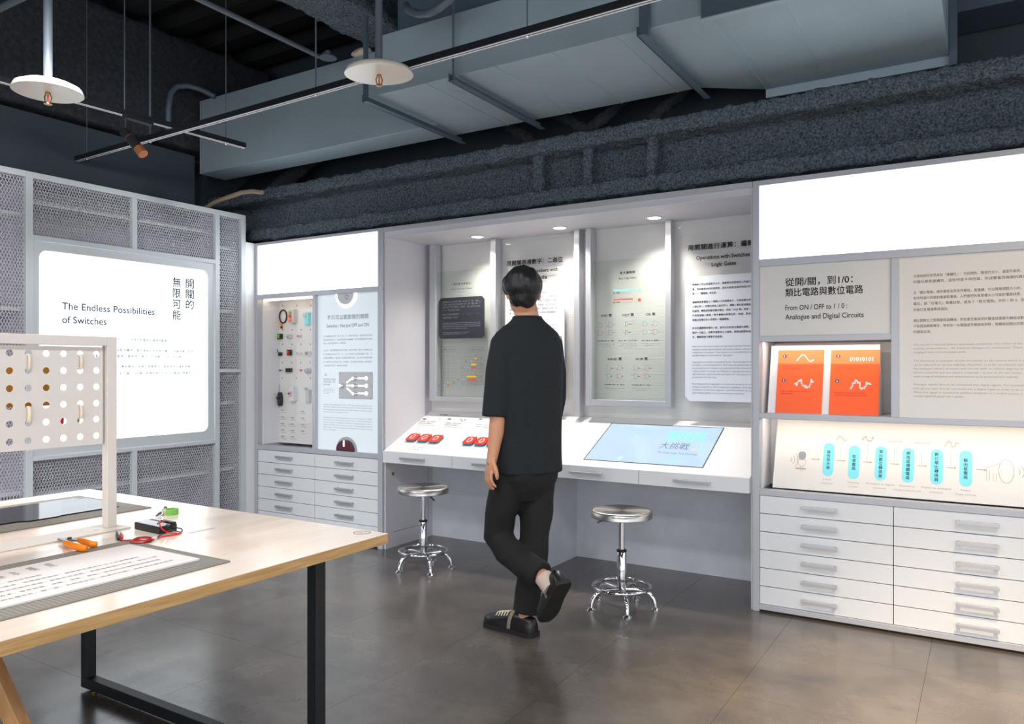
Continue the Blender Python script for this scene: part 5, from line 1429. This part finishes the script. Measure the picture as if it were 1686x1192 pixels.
def slab(name, x0, x1, y0, y1, z0, z1, mat, label, cat, grp=None, r=.006):
    g = G().prism([(x, y, z1) for x, y in rrect(x0, y0, x1, y1, r, 3)], (0, 0, 1), z1 - z0)
    o = g.obj(name, MT[mat])
    return tag(o, label, cat, grp)
mat1 = slab('cutting_mat', -2.22, -1.745, .55, 1.375, TZ + .0004, TZ + .003, 'mat_grey', 'grey ruled cutting mat under the printed board at table front', 'mat', 'cutting mats')
mat2 = slab('cutting_mat', -3.165, -2.667, .75, 1.745, TZ + .0004, TZ + .003, 'mat_grey', 'grey ruled cutting mat under the glossy black board', 'mat', 'cutting mats')
for m, (x0, x1, y0, y1) in ((mat1, (-2.22, -1.745, .55, 1.375)), (mat2, (-3.165, -2.667, .75, 1.745))):
    p = Print(Plane((0, 0, TZ + .003), (0, 1, 0), (-1, 0, 0)), .0004)
    y = y0 + .02
    while y < y1 - .015: p.stroke_ab([(y, -x0 - .012), (y, -x1 + .012)], .0016); y += .012
    x = x0 + .02
    while x < x1 - .01: p.stroke_ab([(y1 - .055, -x), (y1 - .012, -x)], .0016); x += .010
    p.obj('mat_ruling', MT['mat_line'], m)
bd = slab('printed_board', -2.150, -1.822, .58, 1.335, TZ + .0036, TZ + .0076, 'paper_pink', 'pale printed board with Chinese text lying on the front mat', 'board')
bp_ = Plane((0, 0, TZ + .0076), (0, 1, 0), (-1, 0, 0))
t = Print(bp_, .0004)
for ch, u, v in (('基', -2, 953), ('本', 24, 947.5), ('構', 53.5, 940), ('成', 83, 933.5)):
    t.line(ch, u, v, u + 22, 7.4)
t.obj('lettering', MT['ink_pale'], bd, split=True)
t = Print(bp_, .0004)
L = ['接點與操作部位是組成開關的基本元件，透過移動接點', '開關有著不同的外型和功能，但是基本的構造、原理都很類似：開關都有著兩片以上的金屬接點', '當開關打開的時候，接點互相接觸，電流就能夠通過，電路形成迴路；當開關關閉的時候，接點分開', '電流就無法通過。透過不同的操作方式，像是按壓、旋轉、滑動、扳動，就能夠控制接點的開與關', '一起來拆開看看，觀察開關裡面的各種零件，想一想：它們是如何一起運作的呢？請將零件組合看看']
a0, _ = bp_.ab(-60, 985)
for i, s in enumerate(L):
    b = -(-2.150 + .135 + i * .037); w = .0148 * len(s)
    t.line_ab(s, .66 if i else .70, b, (.66 + .0142 * len(s)) if i else 1.02, .0105)
t.obj('lettering', MT['ink_grey'], bd)
# glossy black board with a stepped outline
pts = [(-3.093, .78), (-3.093, 1.69), (-3.05, 1.69), (-3.05, 1.715), (-2.86, 1.715), (-2.86, 1.68), (-2.775, 1.68), (-2.775, 1.47), (-2.765, 1.45), (-2.765, 1.36), (-2.79, 1.33), (-2.79, 1.18), (-2.76, 1.18), (-2.76, .78)]
bb = G().prism([(x, y, TZ + .0076) for x, y in pts][::-1], (0, 0, 1), .004).obj('glossy_board', MT['gloss_black'])
tag(bb, 'glossy black board lying on the far cutting mat', 'board')
t = Print(bp_, .0004)
for k, (b, y0, y1) in enumerate(((3.05, 1.02, 1.20), (3.02, .98, 1.22), (2.86, .86, 1.10), (2.84, .9, 1.12), (2.815, .92, 1.16))): t.line_ab('SWITCH PARTS', y0, b, y1, .008)
t.obj('lettering', MT['ink_white_dim'], bb)
t = Print(bp_, .0004); t.shape([(.98, 2.93), (1.13, 2.93), (1.16, 2.955), (1.03, 2.97)]); t.shape([(1.10, 2.905), (1.19, 2.91), (1.21, 2.925), (1.12, 2.92)]); t.obj('red_print', MT['ink_red'], bb)

# ---- pegboard stand
ps = thing('pegboard_stand', 'ivory steel stand holding a perforated board on the table', 'pegboard', (-2.448, .5, TZ))
PX0, PX1 = -2.465, -2.433
YB0, YB1 = -.42, 1.467
G().box((-2.51, YB0 - .02, TZ + .0004), (-2.39, 1.489, TZ + .005)).obj('base_plate', MT['stand'], ps, bev=.001)
G().box((PX0, 1.435, TZ + .005), (PX1, YB1, 1.378)).obj('post', MT['stand'], ps, bev=.002)
G().box((PX0, YB0, TZ + .005), (PX1, YB0 + .032, 1.378)).obj('post', MT['stand'], ps, bev=.002)
G().box((PX0, YB0 + .032, 1.348), (PX1, 1.435, 1.378)).obj('top_bar', MT['stand'], ps, bev=.002)
XB = -2.449
ucol = [15.6, 46.6, 76, 104.7, 132, 158.6]
ycol = [on_x(u, 640, XB).y for u in ucol]
pit = (ycol[-1] - ycol[0]) / 5
zrow = [on_x(158.6, v, XB).z for v in (583, 609.8, 636.6, 663.5, 690, 717)]
zp = (zrow[0] - zrow[5]) / 5
ymax = on_x(169.5, 650, XB).y
zt, zb = 1.344, 1.030
cols = []
y = ycol[-1]
while y > YB0 + .08: cols.append(y); y -= pit
g = G()
def holed(y0, y1, z0, z1, yc, zc, r, n=16):
    vs = []; fs = []
    for x in (XB + .0015, XB - .0015):
        for k in range(n):
            a = 2 * math.pi * (k + .5) / n; c_, s_ = math.cos(a), math.sin(a)
            q = min((y1 - yc) / c_ if c_ > 1e-9 else (y0 - yc) / c_ if c_ < -1e-9 else 9, (z1 - zc) / s_ if s_ > 1e-9 else (z0 - zc) / s_ if s_ < -1e-9 else 9)
            vs.append((x, yc + c_ * q, zc + s_ * q)); vs.append((x, yc + c_ * r, zc + s_ * r))
    N = 2 * n
    for k in range(n):
        j = (k + 1) % n
        fs.append((2 * k, 2 * j, 2 * j + 1, 2 * k + 1)); fs.append((N + 2 * k + 1, N + 2 * j + 1, N + 2 * j, N + 2 * k)); fs.append((2 * k + 1, 2 * j + 1, N + 2 * j + 1, N + 2 * k + 1))
    # corner triangles
    for sy, sz in ((1, 1), (-1, 1), (-1, -1), (1, -1)):
        Y, Z_ = (y1 if sy > 0 else y0), (z1 if sz > 0 else z0)
        for L_, x in ((0, XB + .0015), (N, XB - .0015)):
            best = sorted(range(n), key=lambda k: (Vector(vs[L_ + 2 * k]) - Vector((x, Y, Z_))).length)[:2]
            vs.append((x, Y, Z_)); fs.append((L_ + 2 * best[0], len(vs) - 1, L_ + 2 * best[1]))
    g.add(vs, fs)
for i, yc in enumerate(cols):
    y1 = ymax if i == 0 else yc + pit / 2

    y0 = yc - pit / 2
    for j, zc in enumerate(zrow):
        holed(y0, y1, zb if j == 5 else (zc + zrow[j + 1]) / 2, zt if j == 0 else (zc + zrow[j - 1]) / 2, yc, zc, .0105)
g.box((XB - .0015, YB0 + .033, zb), (XB + .0015, cols[-1] - pit / 2, zt))
g.box((XB - .012, ymax - .001, zb), (XB + .0015, ymax + .001, zt))
g.obj('perforated_board', MT['stand'], ps)
G().lathe(on_z(148, 872.6, TZ + .005), [(.026, 0), (.026, .0015), (.022, .003)], 24).obj('bolt_cap', MT['stand'], ps, smooth=True)
for k, (ci, r0) in enumerate(((1, 0), (4, 0), (1, 3), (4, 3))):
    y = ycol[ci]; za, zb_ = zrow[r0], zrow[r0 + 1]
    tg_ = G().tube([(XB - .012, y, za - .006), (XB + .004, y, za - .006), (XB + .007, y, za - .012), (XB + .008, y, (za + zb_) / 2), (XB + .007, y, zb_ + .010), (XB + .004, y, zb_ + .006), (XB - .012, y, zb_ + .006)], .0038 if k != 2 else .0055, 8).obj('tie_loop', MT['cream'], ps, smooth=True)
# mustard bracket hanging behind the board
y0, y1 = on_x(ucol[0], 640, XB - .022).y, on_x(ucol[2], 640, XB - .022).y
gm = G().box((XB - .04, y0 - .018, zrow[2] - .02), (XB - .02, y0 + .018, zrow[1] + .02)).box((XB - .04, y1 - .018, zrow[2] - .02), (XB - .02, y1 + .018, zrow[1] + .02)).box((XB - .04, y0 - .018, zrow[3] - .003), (XB - .02, y1 + .018, zrow[2] - .02))
tag(gm.obj('mustard_bracket', MT['mustard'], bev=.003), 'mustard yellow bracket hanging behind the perforated board', 'bracket')
for yy, zz, mm, lab in ((ycol[4] + .008, zrow[4], 'green_tape', 'green part hanging behind the perforated board'), (ycol[3] + .010, zrow[4], 'wire_red', 'red part hanging behind the perforated board')):
    o = G().lathe((XB - .03, yy, zz - .012), [(.003, 0), (.006, .004), (.006, .022), (.003, .026)], 12).obj('hanging_part', MT[mm], smooth=True)
    tag(o, lab, 'part')

# ---- wire stripper
wsr = thing('wire_stripper', 'orange handled wire stripper lying on the table', 'pliers', on_z(130, 893, TZ))
zz = TZ + .012
def P3(u, v, dz=0): 
    p = on_z(u, v, TZ + dz); return p
def grip(path, w, h):
    rings = []
    pts = [Vector(p) for p in path]
    for i, p in enumerate(pts):
        t_ = (pts[min(i + 1, len(pts) - 1)] - pts[max(i - 1, 0)]).normalized(); s_ = t_.cross(Vector((0, 0, 1))).normalized()
        k = .75 if i in (0, len(pts) - 1) else 1
        rings.append([p + s_ * (w * k * math.cos(a)) + Vector((0, 0, h * k * math.sin(a))) for a in [2 * math.pi * j / 12 for j in range(12)]])
    return G().rings(rings)
grip([P3(106, 893.5, .012), P3(114, 896.5, .013), P3(125, 900, .013), P3(137, 903, .013), P3(143, 903, .013)], .008, .010).obj('grip', MT['orange_grip'], wsr, smooth=True)
grip([P3(130, 889.5, .012), P3(140, 892.5, .013), P3(151, 896.5, .013), P3(160, 896, .013)], .008, .010).obj('grip', MT['orange_grip'], wsr, smooth=True)
for a_, b_ in (((98, 887), (110, 892)), ((116, 889.5), (131, 889.5)), ((106, 887), (117, 890))):
    G().bar(P3(*a_, .010), P3(*b_, .012), .012, .006).obj('jaw', MT['steel'], wsr, bev=.001)
G().lathe(P3(114.5, 890, .008), [(.006, 0), (.006, .010)], 14).obj('pivot', MT['black_plastic'], wsr, smooth=True)

# ---- battery box
Lc, Fc, Rc = on_z(221.2, 871, TZ), on_z(261.7, 880, TZ), on_z(291.4, 873.5, TZ)
Bc = Lc + Rc - Fc
bx = thing('battery_box', 'black battery box with white top and red and black leads', 'battery box', (Lc + Rc) / 2)
hgt = Vector((0, 0, .0225))
G().hexa([Lc + Vector((0, 0, .0004)), Fc + Vector((0, 0, .0004)), Rc + Vector((0, 0, .0004)), Bc + Vector((0, 0, .0004))], [Lc + hgt, Fc + hgt, Rc + hgt, Bc + hgt]).obj('case', MT['black_plastic'], bx, bev=.0015)
mix = lambda a, b: Lc + (Fc - Lc) * a + (Bc - Lc) * b + hgt
G().prism([mix(.06, .08) + Vector((0, 0, .0008)), mix(.94, .08) + Vector((0, 0, .0008)), mix(.94, .72) + Vector((0, 0, .0008)), mix(.06, .72) + Vector((0, 0, .0008))], (0, 0, 1), .0008).obj('white_lid', MT['white'], bx)
G().bar(mix(.72, .30) + Vector((0, 0, .002)), mix(.55, .64) + Vector((0, 0, .002)), .004, .003).obj('lid_slot', MT['black_plastic'], bx)
G().hexa([mix(.5, .78), mix(.98, .78), mix(.98, .99), mix(.5, .99)], [q + Vector((0, 0, .006)) for q in (mix(.5, .78), mix(.98, .78), mix(.98, .99), mix(.5, .99))]).obj('switch_block', MT['black_plastic'], bx, bev=.001)
def smooth_path(pts, k=6):
    out = []
    n = len(pts)
    for i in range(n - 1):
        p0, p1, p2, p3 = pts[max(i - 1, 0)], pts[i], pts[i + 1], pts[min(i + 2, n - 1)]
        for j in range(k):
            t_ = j / k
            out.append(.5 * ((2 * p1) + (p2 - p0) * t_ + (2 * p0 - 5 * p1 + 4 * p2 - p3) * t_ ** 2 + (3 * p1 - p0 - 3 * p2 + p3) * t_ ** 3))
    return out + [pts[-1]]
W3 = lambda seq: smooth_path([on_z(u, v, TZ + z) for u, v, z in seq])
G().tube(W3([(274, 857.5, .026), (267, 859, .030), (263, 862, .028), (266.5, 870, .022), (273, 875, .010), (284, 878, .004), (295, 878, .003), (298, 876, .003), (290, 880, .003), (270, 883, .003), (256, 886, .005), (245, 891.5, .003), (230, 894, .003), (219, 893, .003), (217, 890, .003), (230, 886.5, .003), (246, 886.3, .005), (252, 888, .005), (236, 890.8, .006), (218, 890, .003), (202, 890.5, .003), (200.5, 886, .004)]), .0021, 6).obj('red_lead', MT['wire_red'], bx, smooth=True)
G().tube(W3([(278, 862, .026), (274, 864, .030), (275, 868, .024), (280, 866, .020), (292, 869, .014), (299, 871, .006), (300, 874, .003), (296, 876, .003), (282, 873, .010), (268, 879, .004), (256, 886, .005), (246, 892, .003), (230, 895, .003), (217, 894.5, .003), (214.5, 892, .003), (224, 886, .003), (238, 884, .003), (250, 885.5, .005), (240, 889.5, .004), (220, 889, .003), (197, 889.5, .003), (195, 886, .004)]), .0017, 6).obj('black_lead', MT['wire_black'], bx, smooth=True)
G().bar(on_z(252, 888, TZ + .004), on_z(257, 885, TZ + .006), .008, .008).obj('cable_tie', MT['white'], bx)
for (u0, v0, u1, v1), mm in (((200.5, 887, 199.5, 878), 'wire_red'), ((195, 887.5, 192.5, 876), 'black_plastic')):
    G().tube([on_z(u0, v0, TZ + .005), on_z((u0 + u1) / 2, (v0 + v1) / 2, TZ + .007), on_z(u1, v1, TZ + .005)], [.004, .0055, .0025], 8).obj('alligator_clip', MT[mm], bx, smooth=True)
    G().bar(on_z(u1, v1, TZ + .006), on_z(u1 - 1, v1 - 3, TZ + .005), .004, .004).obj('clip_jaw', MT['steel'], bx)

# ---- green tape roll and little motor
c = on_z(281, 846.5, TZ)
tr = thing('tape_roll', 'small green and cream tape roll on the table', 'tape', c)
def arc(a0, a1, r0, r1, z0, z1, mat):
    g = G(); n = 12; rings = []
    for i in range(n + 1):
        a = math.radians(a0 + (a1 - a0) * i / n)
        rings.append([(c.x + r * math.cos(a), c.y + r * math.sin(a), TZ + z) for r, z in ((r0, z0), (r1, z0), (r1, z1), (r0, z1))])
    return g.rings(rings).obj('tape_band', MT[mat], tr, smooth=30)
arc(-75, 255, .017, .026, .0004, .019, 'green_tape'); arc(255, 285, .017, .0263, .0004, .0192, 'cream')
mo = thing('toy_motor', 'tiny silver motor with dark green cap beside the tape roll', 'motor', on_z(264, 842, TZ))
p0, p1, p2 = on_z(257, 849.5, TZ + .004), on_z(264.5, 844.5, TZ + .010), on_z(272, 836.5, TZ + .012)
G().tube([p1, p1.lerp(p2, .6)], .009, 14).obj('motor_can', MT['chrome'], mo, smooth=True)
G().tube([p1.lerp(p2, .6), p2], .0075, 14).obj('green_cap', M('dark_green_plastic', (30, 92, 70), .4), mo, smooth=True)
G().tube([p0, p1], [.003, .005], 10).obj('shaft', MT['steel'], mo, smooth=True)

# ---- oak stool tucked under the near end of the table (one leg in view)
so = thing('wooden_stool', 'oak stool leg showing under the table edge at lower left', 'stool', (-2.22, .66, 0))
rt = Vector((CA, SA, 0)); fw = Vector((-SA, CA, 0))
def cw(r, d, z): return rt * r + fw * d + Vector((0, 0, z))
legs = (((-1.205, 1.75, .64), (-.915, 1.75, 0)), ((-1.53, 1.68, .64), (-1.68, 1.60, 0)), ((-1.42, 1.95, .64), (-1.47, 2.10, 0)), ((-1.56, 1.88, .64), (-1.72, 1.98, 0)))
for a, b in legs:
    A, B = cw(*a), cw(*b)
    G().hexa([B + rt * x * .016 + fw * y * .016 for x, y in ((-1, -1), (1, -1), (1, 1), (-1, 1))], [A + rt * x * .019 + fw * y * .019 for x, y in ((-1, -1), (1, -1), (1, 1), (-1, 1))]).obj('leg', MT['oak'], so, bev=.002)
sc_ = cw(-1.405, 1.79, 0)
G().lathe((sc_.x, sc_.y, 0), [(.001, .680), (.19, .680), (.205, .672), (.205, .646), (.199, .640), (.001, .640)], 40).obj('seat', MT['oak'], so, smooth=True)

# ================================================================== WALKING PERSON (seen from behind)
def remesh(g, name, mat, parent, voxel, smooth_it=4, post=None):
    o = g.obj(name + '_src', mat, recalc=True)
    md = o.modifiers.new('r', 'REMESH'); md.mode = 'VOXEL'; md.voxel_size = voxel
    ms = o.modifiers.new('s', 'SMOOTH'); ms.factor = .5; ms.iterations = smooth_it
    dg = bpy.context.evaluated_depsgraph_get()
    me = bpy.data.meshes.new_from_object(o.evaluated_get(dg))
    off = o.location.copy()
    vs = [v.co + off for v in me.vertices]; fs = [tuple(p.vertices) for p in me.polygons]
    old = o.data
    bpy.data.objects.remove(o); bpy.data.meshes.remove(old); bpy.data.meshes.remove(me)
    if post: vs = [post(v) for v in vs]
    q = G(); q.v = vs; q.f = fs
    return q.obj(name, mat, parent, smooth=80)

pe = thing('person', 'person in loose black t-shirt and black trousers walking past the desk, seen from behind', 'person', (-1.9, 3.15, 0))
K = at_depth
def ell(c, lv, fv, a, b, n=28, pw=2.4):
    out = []
    for k in range(n):
        t_ = 2 * math.pi * k / n; cs, sn = math.cos(t_), math.sin(t_)
        out.append(c + lv * (a * math.copysign(abs(cs) ** (2 / pw), cs)) + fv * (b * math.copysign(abs(sn) ** (2 / pw), sn)))
    return out
def dirs(deg):
    """forward and left of a body part turned deg to the left of the viewing direction"""
    q = math.radians(deg); f = fw * math.cos(q) - rt * math.sin(q); l = -rt * math.cos(q) - fw * math.sin(q)
    return f, l
UP = Vector((0, 0, 1))
f, l = dirs(24)
# ---- body: one continuous surface (head, neck, trunk, arms with hands, legs)
g = G()
hc = K(862, 478, 3.69)
hf, hl = dirs(20)
g.ball(hc + UP * .012 - hf * .002, .073, .090, .106, (hl, hf, UP), 24, 16)
g.ball(hc - UP * .055 + hf * .030, .056, .062, .062, (hl, hf, UP), 18, 12)
g.ball(hc - UP * .015 + hf * .092, .012, .018, .020, (hl, hf, UP), 10, 8)          # nose
g.ball(hc - UP * .062 + hf * .086, .022, .010, .009, (hl, hf, UP), 10, 8)          # lips
for s in (-1, 1):
    g.ball(hc - UP * .018 + hl * s * .078 + hf * .0, .010, .020, .030, (hl, hf, UP), 12, 8)   # ears
    g.ball(hc + UP * .012 + hl * s * .032 + hf * .080, .016, .012, .012, (hl, hf, UP), 10, 8)  # brow and eye
g.tube([hc - UP * .05 - hf * .012, K(866, 510, 3.71), K(868, 532, 3.715)], [.054, .055, .064], 18)
def trunk(rows): return [ell(K(u, v, d), l, f, a, b) for u, v, d, a, b in rows]
g.rings(trunk([(868, 526, 3.715, .055, .055), (868, 540, 3.715, .11, .075), (868, 556, 3.715, .155, .09), (868, 600, 3.715, .155, .10), (868, 660, 3.715, .14, .10), (868, 715, 3.715, .15, .105), (868, 742, 3.715, .145, .105)]))
def limb(pts, rs): g.tube([K(*p) for p in pts], rs, 14)
limb([(830, 556, 3.66), (824, 610, 3.63), (821, 668, 3.61), (817, 712, 3.595), (811.5, 748, 3.58), (808.5, 764, 3.577)], [.055, .047, .040, .037, .027, .024])
limb([(907, 556, 3.80), (914, 610, 3.83), (912, 668, 3.83), (895, 705, 3.86), (880, 735, 3.90), (877, 745, 3.91)], [.055, .046, .039, .034, .026, .024])
limb([(884, 730, 3.76), (882, 800, 3.75), (880, 872, 3.735), (873, 945, 3.70), (868, 1000, 3.69), (866, 1016, 3.69)], [.085, .072, .052, .048, .036, .04])
limb([(848, 730, 3.68), (830, 805, 3.70), (818, 878, 3.72), (853, 922, 3.61), (896, 952, 3.47), (904, 962, 3.44)], [.085, .072, .052, .048, .036, .04])
# hands: palm, four fingers, thumb
def hand(w, tip, palm_n, thumb_side):
    w, tip = Vector(w), Vector(tip); d = (tip - w).normalized(); n = Vector(palm_n); n = (n - d * n.dot(d)).normalized(); s = d.cross(n)
    pc = w + d * .040
    g.ball(pc, .040, .015, .052, (s, n, d), 16, 10)
    for k, (off, ln) in enumerate(((-.029, .062), (-.010, .074), (.010, .070), (.028, .054))):
        b = w + d * .082 + s * off
        k1 = b + d * ln * .45 + n * .006; k2 = k1 + d * ln * .32 + n * .016; k3 = k2 + d * ln * .16 + n * .016
        g.tube([b - d * .02, b, k1, k2, k3], [.0095, .0095, .009, .008, .0065], 8)
    tb_ = w + d * .030 + s * thumb_side * .030
    g.tube([tb_, tb_ + s * thumb_side * .018 + d * .026 + n * .010, tb_ + s * thumb_side * .022 + d * .050 + n * .020, tb_ + s * thumb_side * .018 + d * .066 + n * .026], [.013, .0115, .010, .007], 8)
hand(K(811, 752, 3.58), K(800, 802, 3.57), -l, 1)
hand(K(880, 735, 3.90), K(868, 775, 3.95), l, -1)
body = remesh(g, 'body', MT['skin'], pe, .0042, 3)
# ---- clothes and hair
g = G()
g.rings(trunk([(868, 521, 3.715, .066, .064), (868.5, 529, 3.715, .082, .074), (868.5, 538, 3.715, .118, .086), (868, 548, 3.715, .156, .098), (868, 563, 3.715, .180, .110), (868, 590, 3.715, .183, .120), (868, 640, 3.715, .176, .124), (868, 700, 3.715, .172, .126), (867, 750, 3.715, .172, .130), (867, 777, 3.715, .174, .132)]))
def sleeve(pts, rs): g.tube([K(*p) for p in pts], rs, 18)
sleeve([(846, 548, 3.67), (832, 566, 3.65), (823, 612, 3.63), (818, 655, 3.615), (815.5, 687, 3.605)], [.060, .072, .070, .067, .066])
sleeve([(890, 548, 3.78), (904, 566, 3.80), (910, 612, 3.82), (910, 655, 3.83), (905, 687, 3.83)], [.060, .070, .066, .064, .062])
def folds(v):
    w = Vector((v.x * 9, v.y * 9, v.z * 3.2))
    k = min(1, max(0, (1.47 - v.z) / .25))
    return v + (v - Vector((-1.9, 3.15, v.z))).normalized() * noise.noise(w) * .011 * k
remesh(g, 't_shirt', MT['shirt'], pe, .008, 6, folds)
cr = K(868, 523, 3.715)
G().tube([p for p in ell(cr, l, f, .066, .064, 28, 2)], .007, 8, closed=True).obj('collar', MT['shirt'], pe, smooth=True)
g = G()
f2, l2 = dirs(34)
g.rings([ell(K(867, v, 3.715), l2, f2, a, b) for v, a, b in ((735, .150, .118), (760, .160, .122), (785, .158, .120), (803, .14, .10), (822, .10, .07))])
g.tube([K(*p) for p in ((884, 765, 3.76), (884, 805, 3.755), (882, 850, 3.74), (880, 890, 3.73), (876, 940, 3.705), (872, 985, 3.69), (870, 1007, 3.69))], [.092, .088, .078, .070, .069, .071, .074], 20)
g.tube([K(*p) for p in ((846, 765, 3.68), (836, 805, 3.69), (824, 850, 3.71), (821, 882, 3.715), (836, 906, 3.67), (862, 928, 3.58), (892, 948, 3.48))], [.094, .090, .076, .070, .070, .068, .064], 20)
def folds2(v):
    w = Vector((v.x * 14, v.y * 14, v.z * 8))
    return v + Vector((noise.noise(w), noise.noise(w + Vector((9, 0, 0))), 0)) * .008
remesh(g, 'trousers', MT['trousers'], pe, .008, 5, folds2)
g = G()
hh = K(859, 470, 3.69)
g.ball(hh + UP * .004 - hf * .012, .092, .106, .090, (hl, hf, UP), 26, 16)
g.ball(hh - UP * .012 + hl * .006 - hf * .022, .095, .090, .062, (hl, hf, UP), 24, 14)
g.ball(K(862, 483, 3.668), .074, .076, .078, (hl, hf, UP), 20, 12)
g.ball(hh + UP * .015 + hf * .055, .078, .05, .06, (hl, hf, UP), 20, 12)
def locks(v):
    w = Vector((v.x * 38, v.y * 38, v.z * 12))
    return v + (v - hh).normalized() * noise.noise(w) * .0075
remesh(g, 'hair', MT['hair'], pe, .006, 3, locks)
for s in (-1, 1):
    G().ball(hc + UP * .010 + hl * s * .031 + hf * .089, .011, .006, .006, (hl, hf, UP), 12, 8).obj('eye', MT['ink'], pe, smooth=True)
# shoes
def shoe(toe, heel, pitch_toe, label=None):
    toe, heel = Vector(toe), Vector(heel); d = (toe - heel).normalized(); L = (toe - heel).length
    s = d.cross(UP).normalized(); n = s.cross(d)
    prof = [(0.0, .026, .055, .0), (.03, .034, .072, 0), (.12, .037, .078, 0), (.28, .036, .082, 0), (.42, .036, .078, 0), (.55, .040, .068, 0), (.70, .046, .056, 0), (.84, .045, .048, 0), (.94, .036, .040, 0), (1.0, .016, .028, 0)]
    rings = []
    for x, w, h, _ in prof:
        c_ = heel + d * (x * L) + n * .018
        ring = []
        for k in range(18):
            a = math.pi * k / 17
            ring.append(c_ + s * (w * math.cos(a)) + n * (h * (math.sin(a) ** .75)))
        rings.append(ring)
    up_ = G().rings(rings).obj('shoe', MT['shoe'], pe, smooth=60, recalc=True)
    ol = [(x, w + .005) for x, w, h, _ in prof]
    pts = [heel + d * (x * L + (.006 if x == 1 else -.006 if x == 0 else 0)) + s * w + n * .022 for x, w in ol] + [heel + d * (x * L) - s * w + n * .022 for x, w in reversed(ol)]
    G().prism(pts, n, .0215).obj('sole', MT['sole'], up_, recalc=True)
    for k in range(5):
        x = .50 + k * .055; h = .018 + (.080 - (x - .42) * .075)
        c_ = heel + d * (x * L) + n * h
        G().tube([c_ + s * .026 - n * .014, c_ + s * .012 + n * .002, c_ - s * .012 + n * .002, c_ - s * .026 - n * .014], .0032, 6).obj('lace', MT['lace'], up_, smooth=True)
    g_ = G(); ring = []
    for q in (.40, .47):
        w, h = .0385, .083
        ring.append([heel + d * ((q - .03 * math.sin(math.pi * k / 15)) * L) + n * .018 + s * (w * math.cos(math.pi * k / 15)) + n * (h * math.sin(math.pi * k / 15) ** .75) for k in range(16)])
    g_.add(ring[0] + ring[1], [(k, k + 1, 17 + k, 16 + k) for k in range(15)]).obj('strap', MT['strap'], up_, smooth=True)
    return up_
shoe(on_z(800, 1027, 0), on_z(881, 1049, 0), 0)
G().tube([K(866, 1018, 3.69), K(868, 1000, 3.69)], .037, 14).obj('sock', MT['sock'], pe, smooth=True)
G().tube([K(894, 950, 3.47), K(908, 968, 3.43)], .042, 14).obj('sock', MT['sock'], pe, smooth=True)
shoe(K(898, 1024, 3.50), K(930, 962, 3.36), 0)
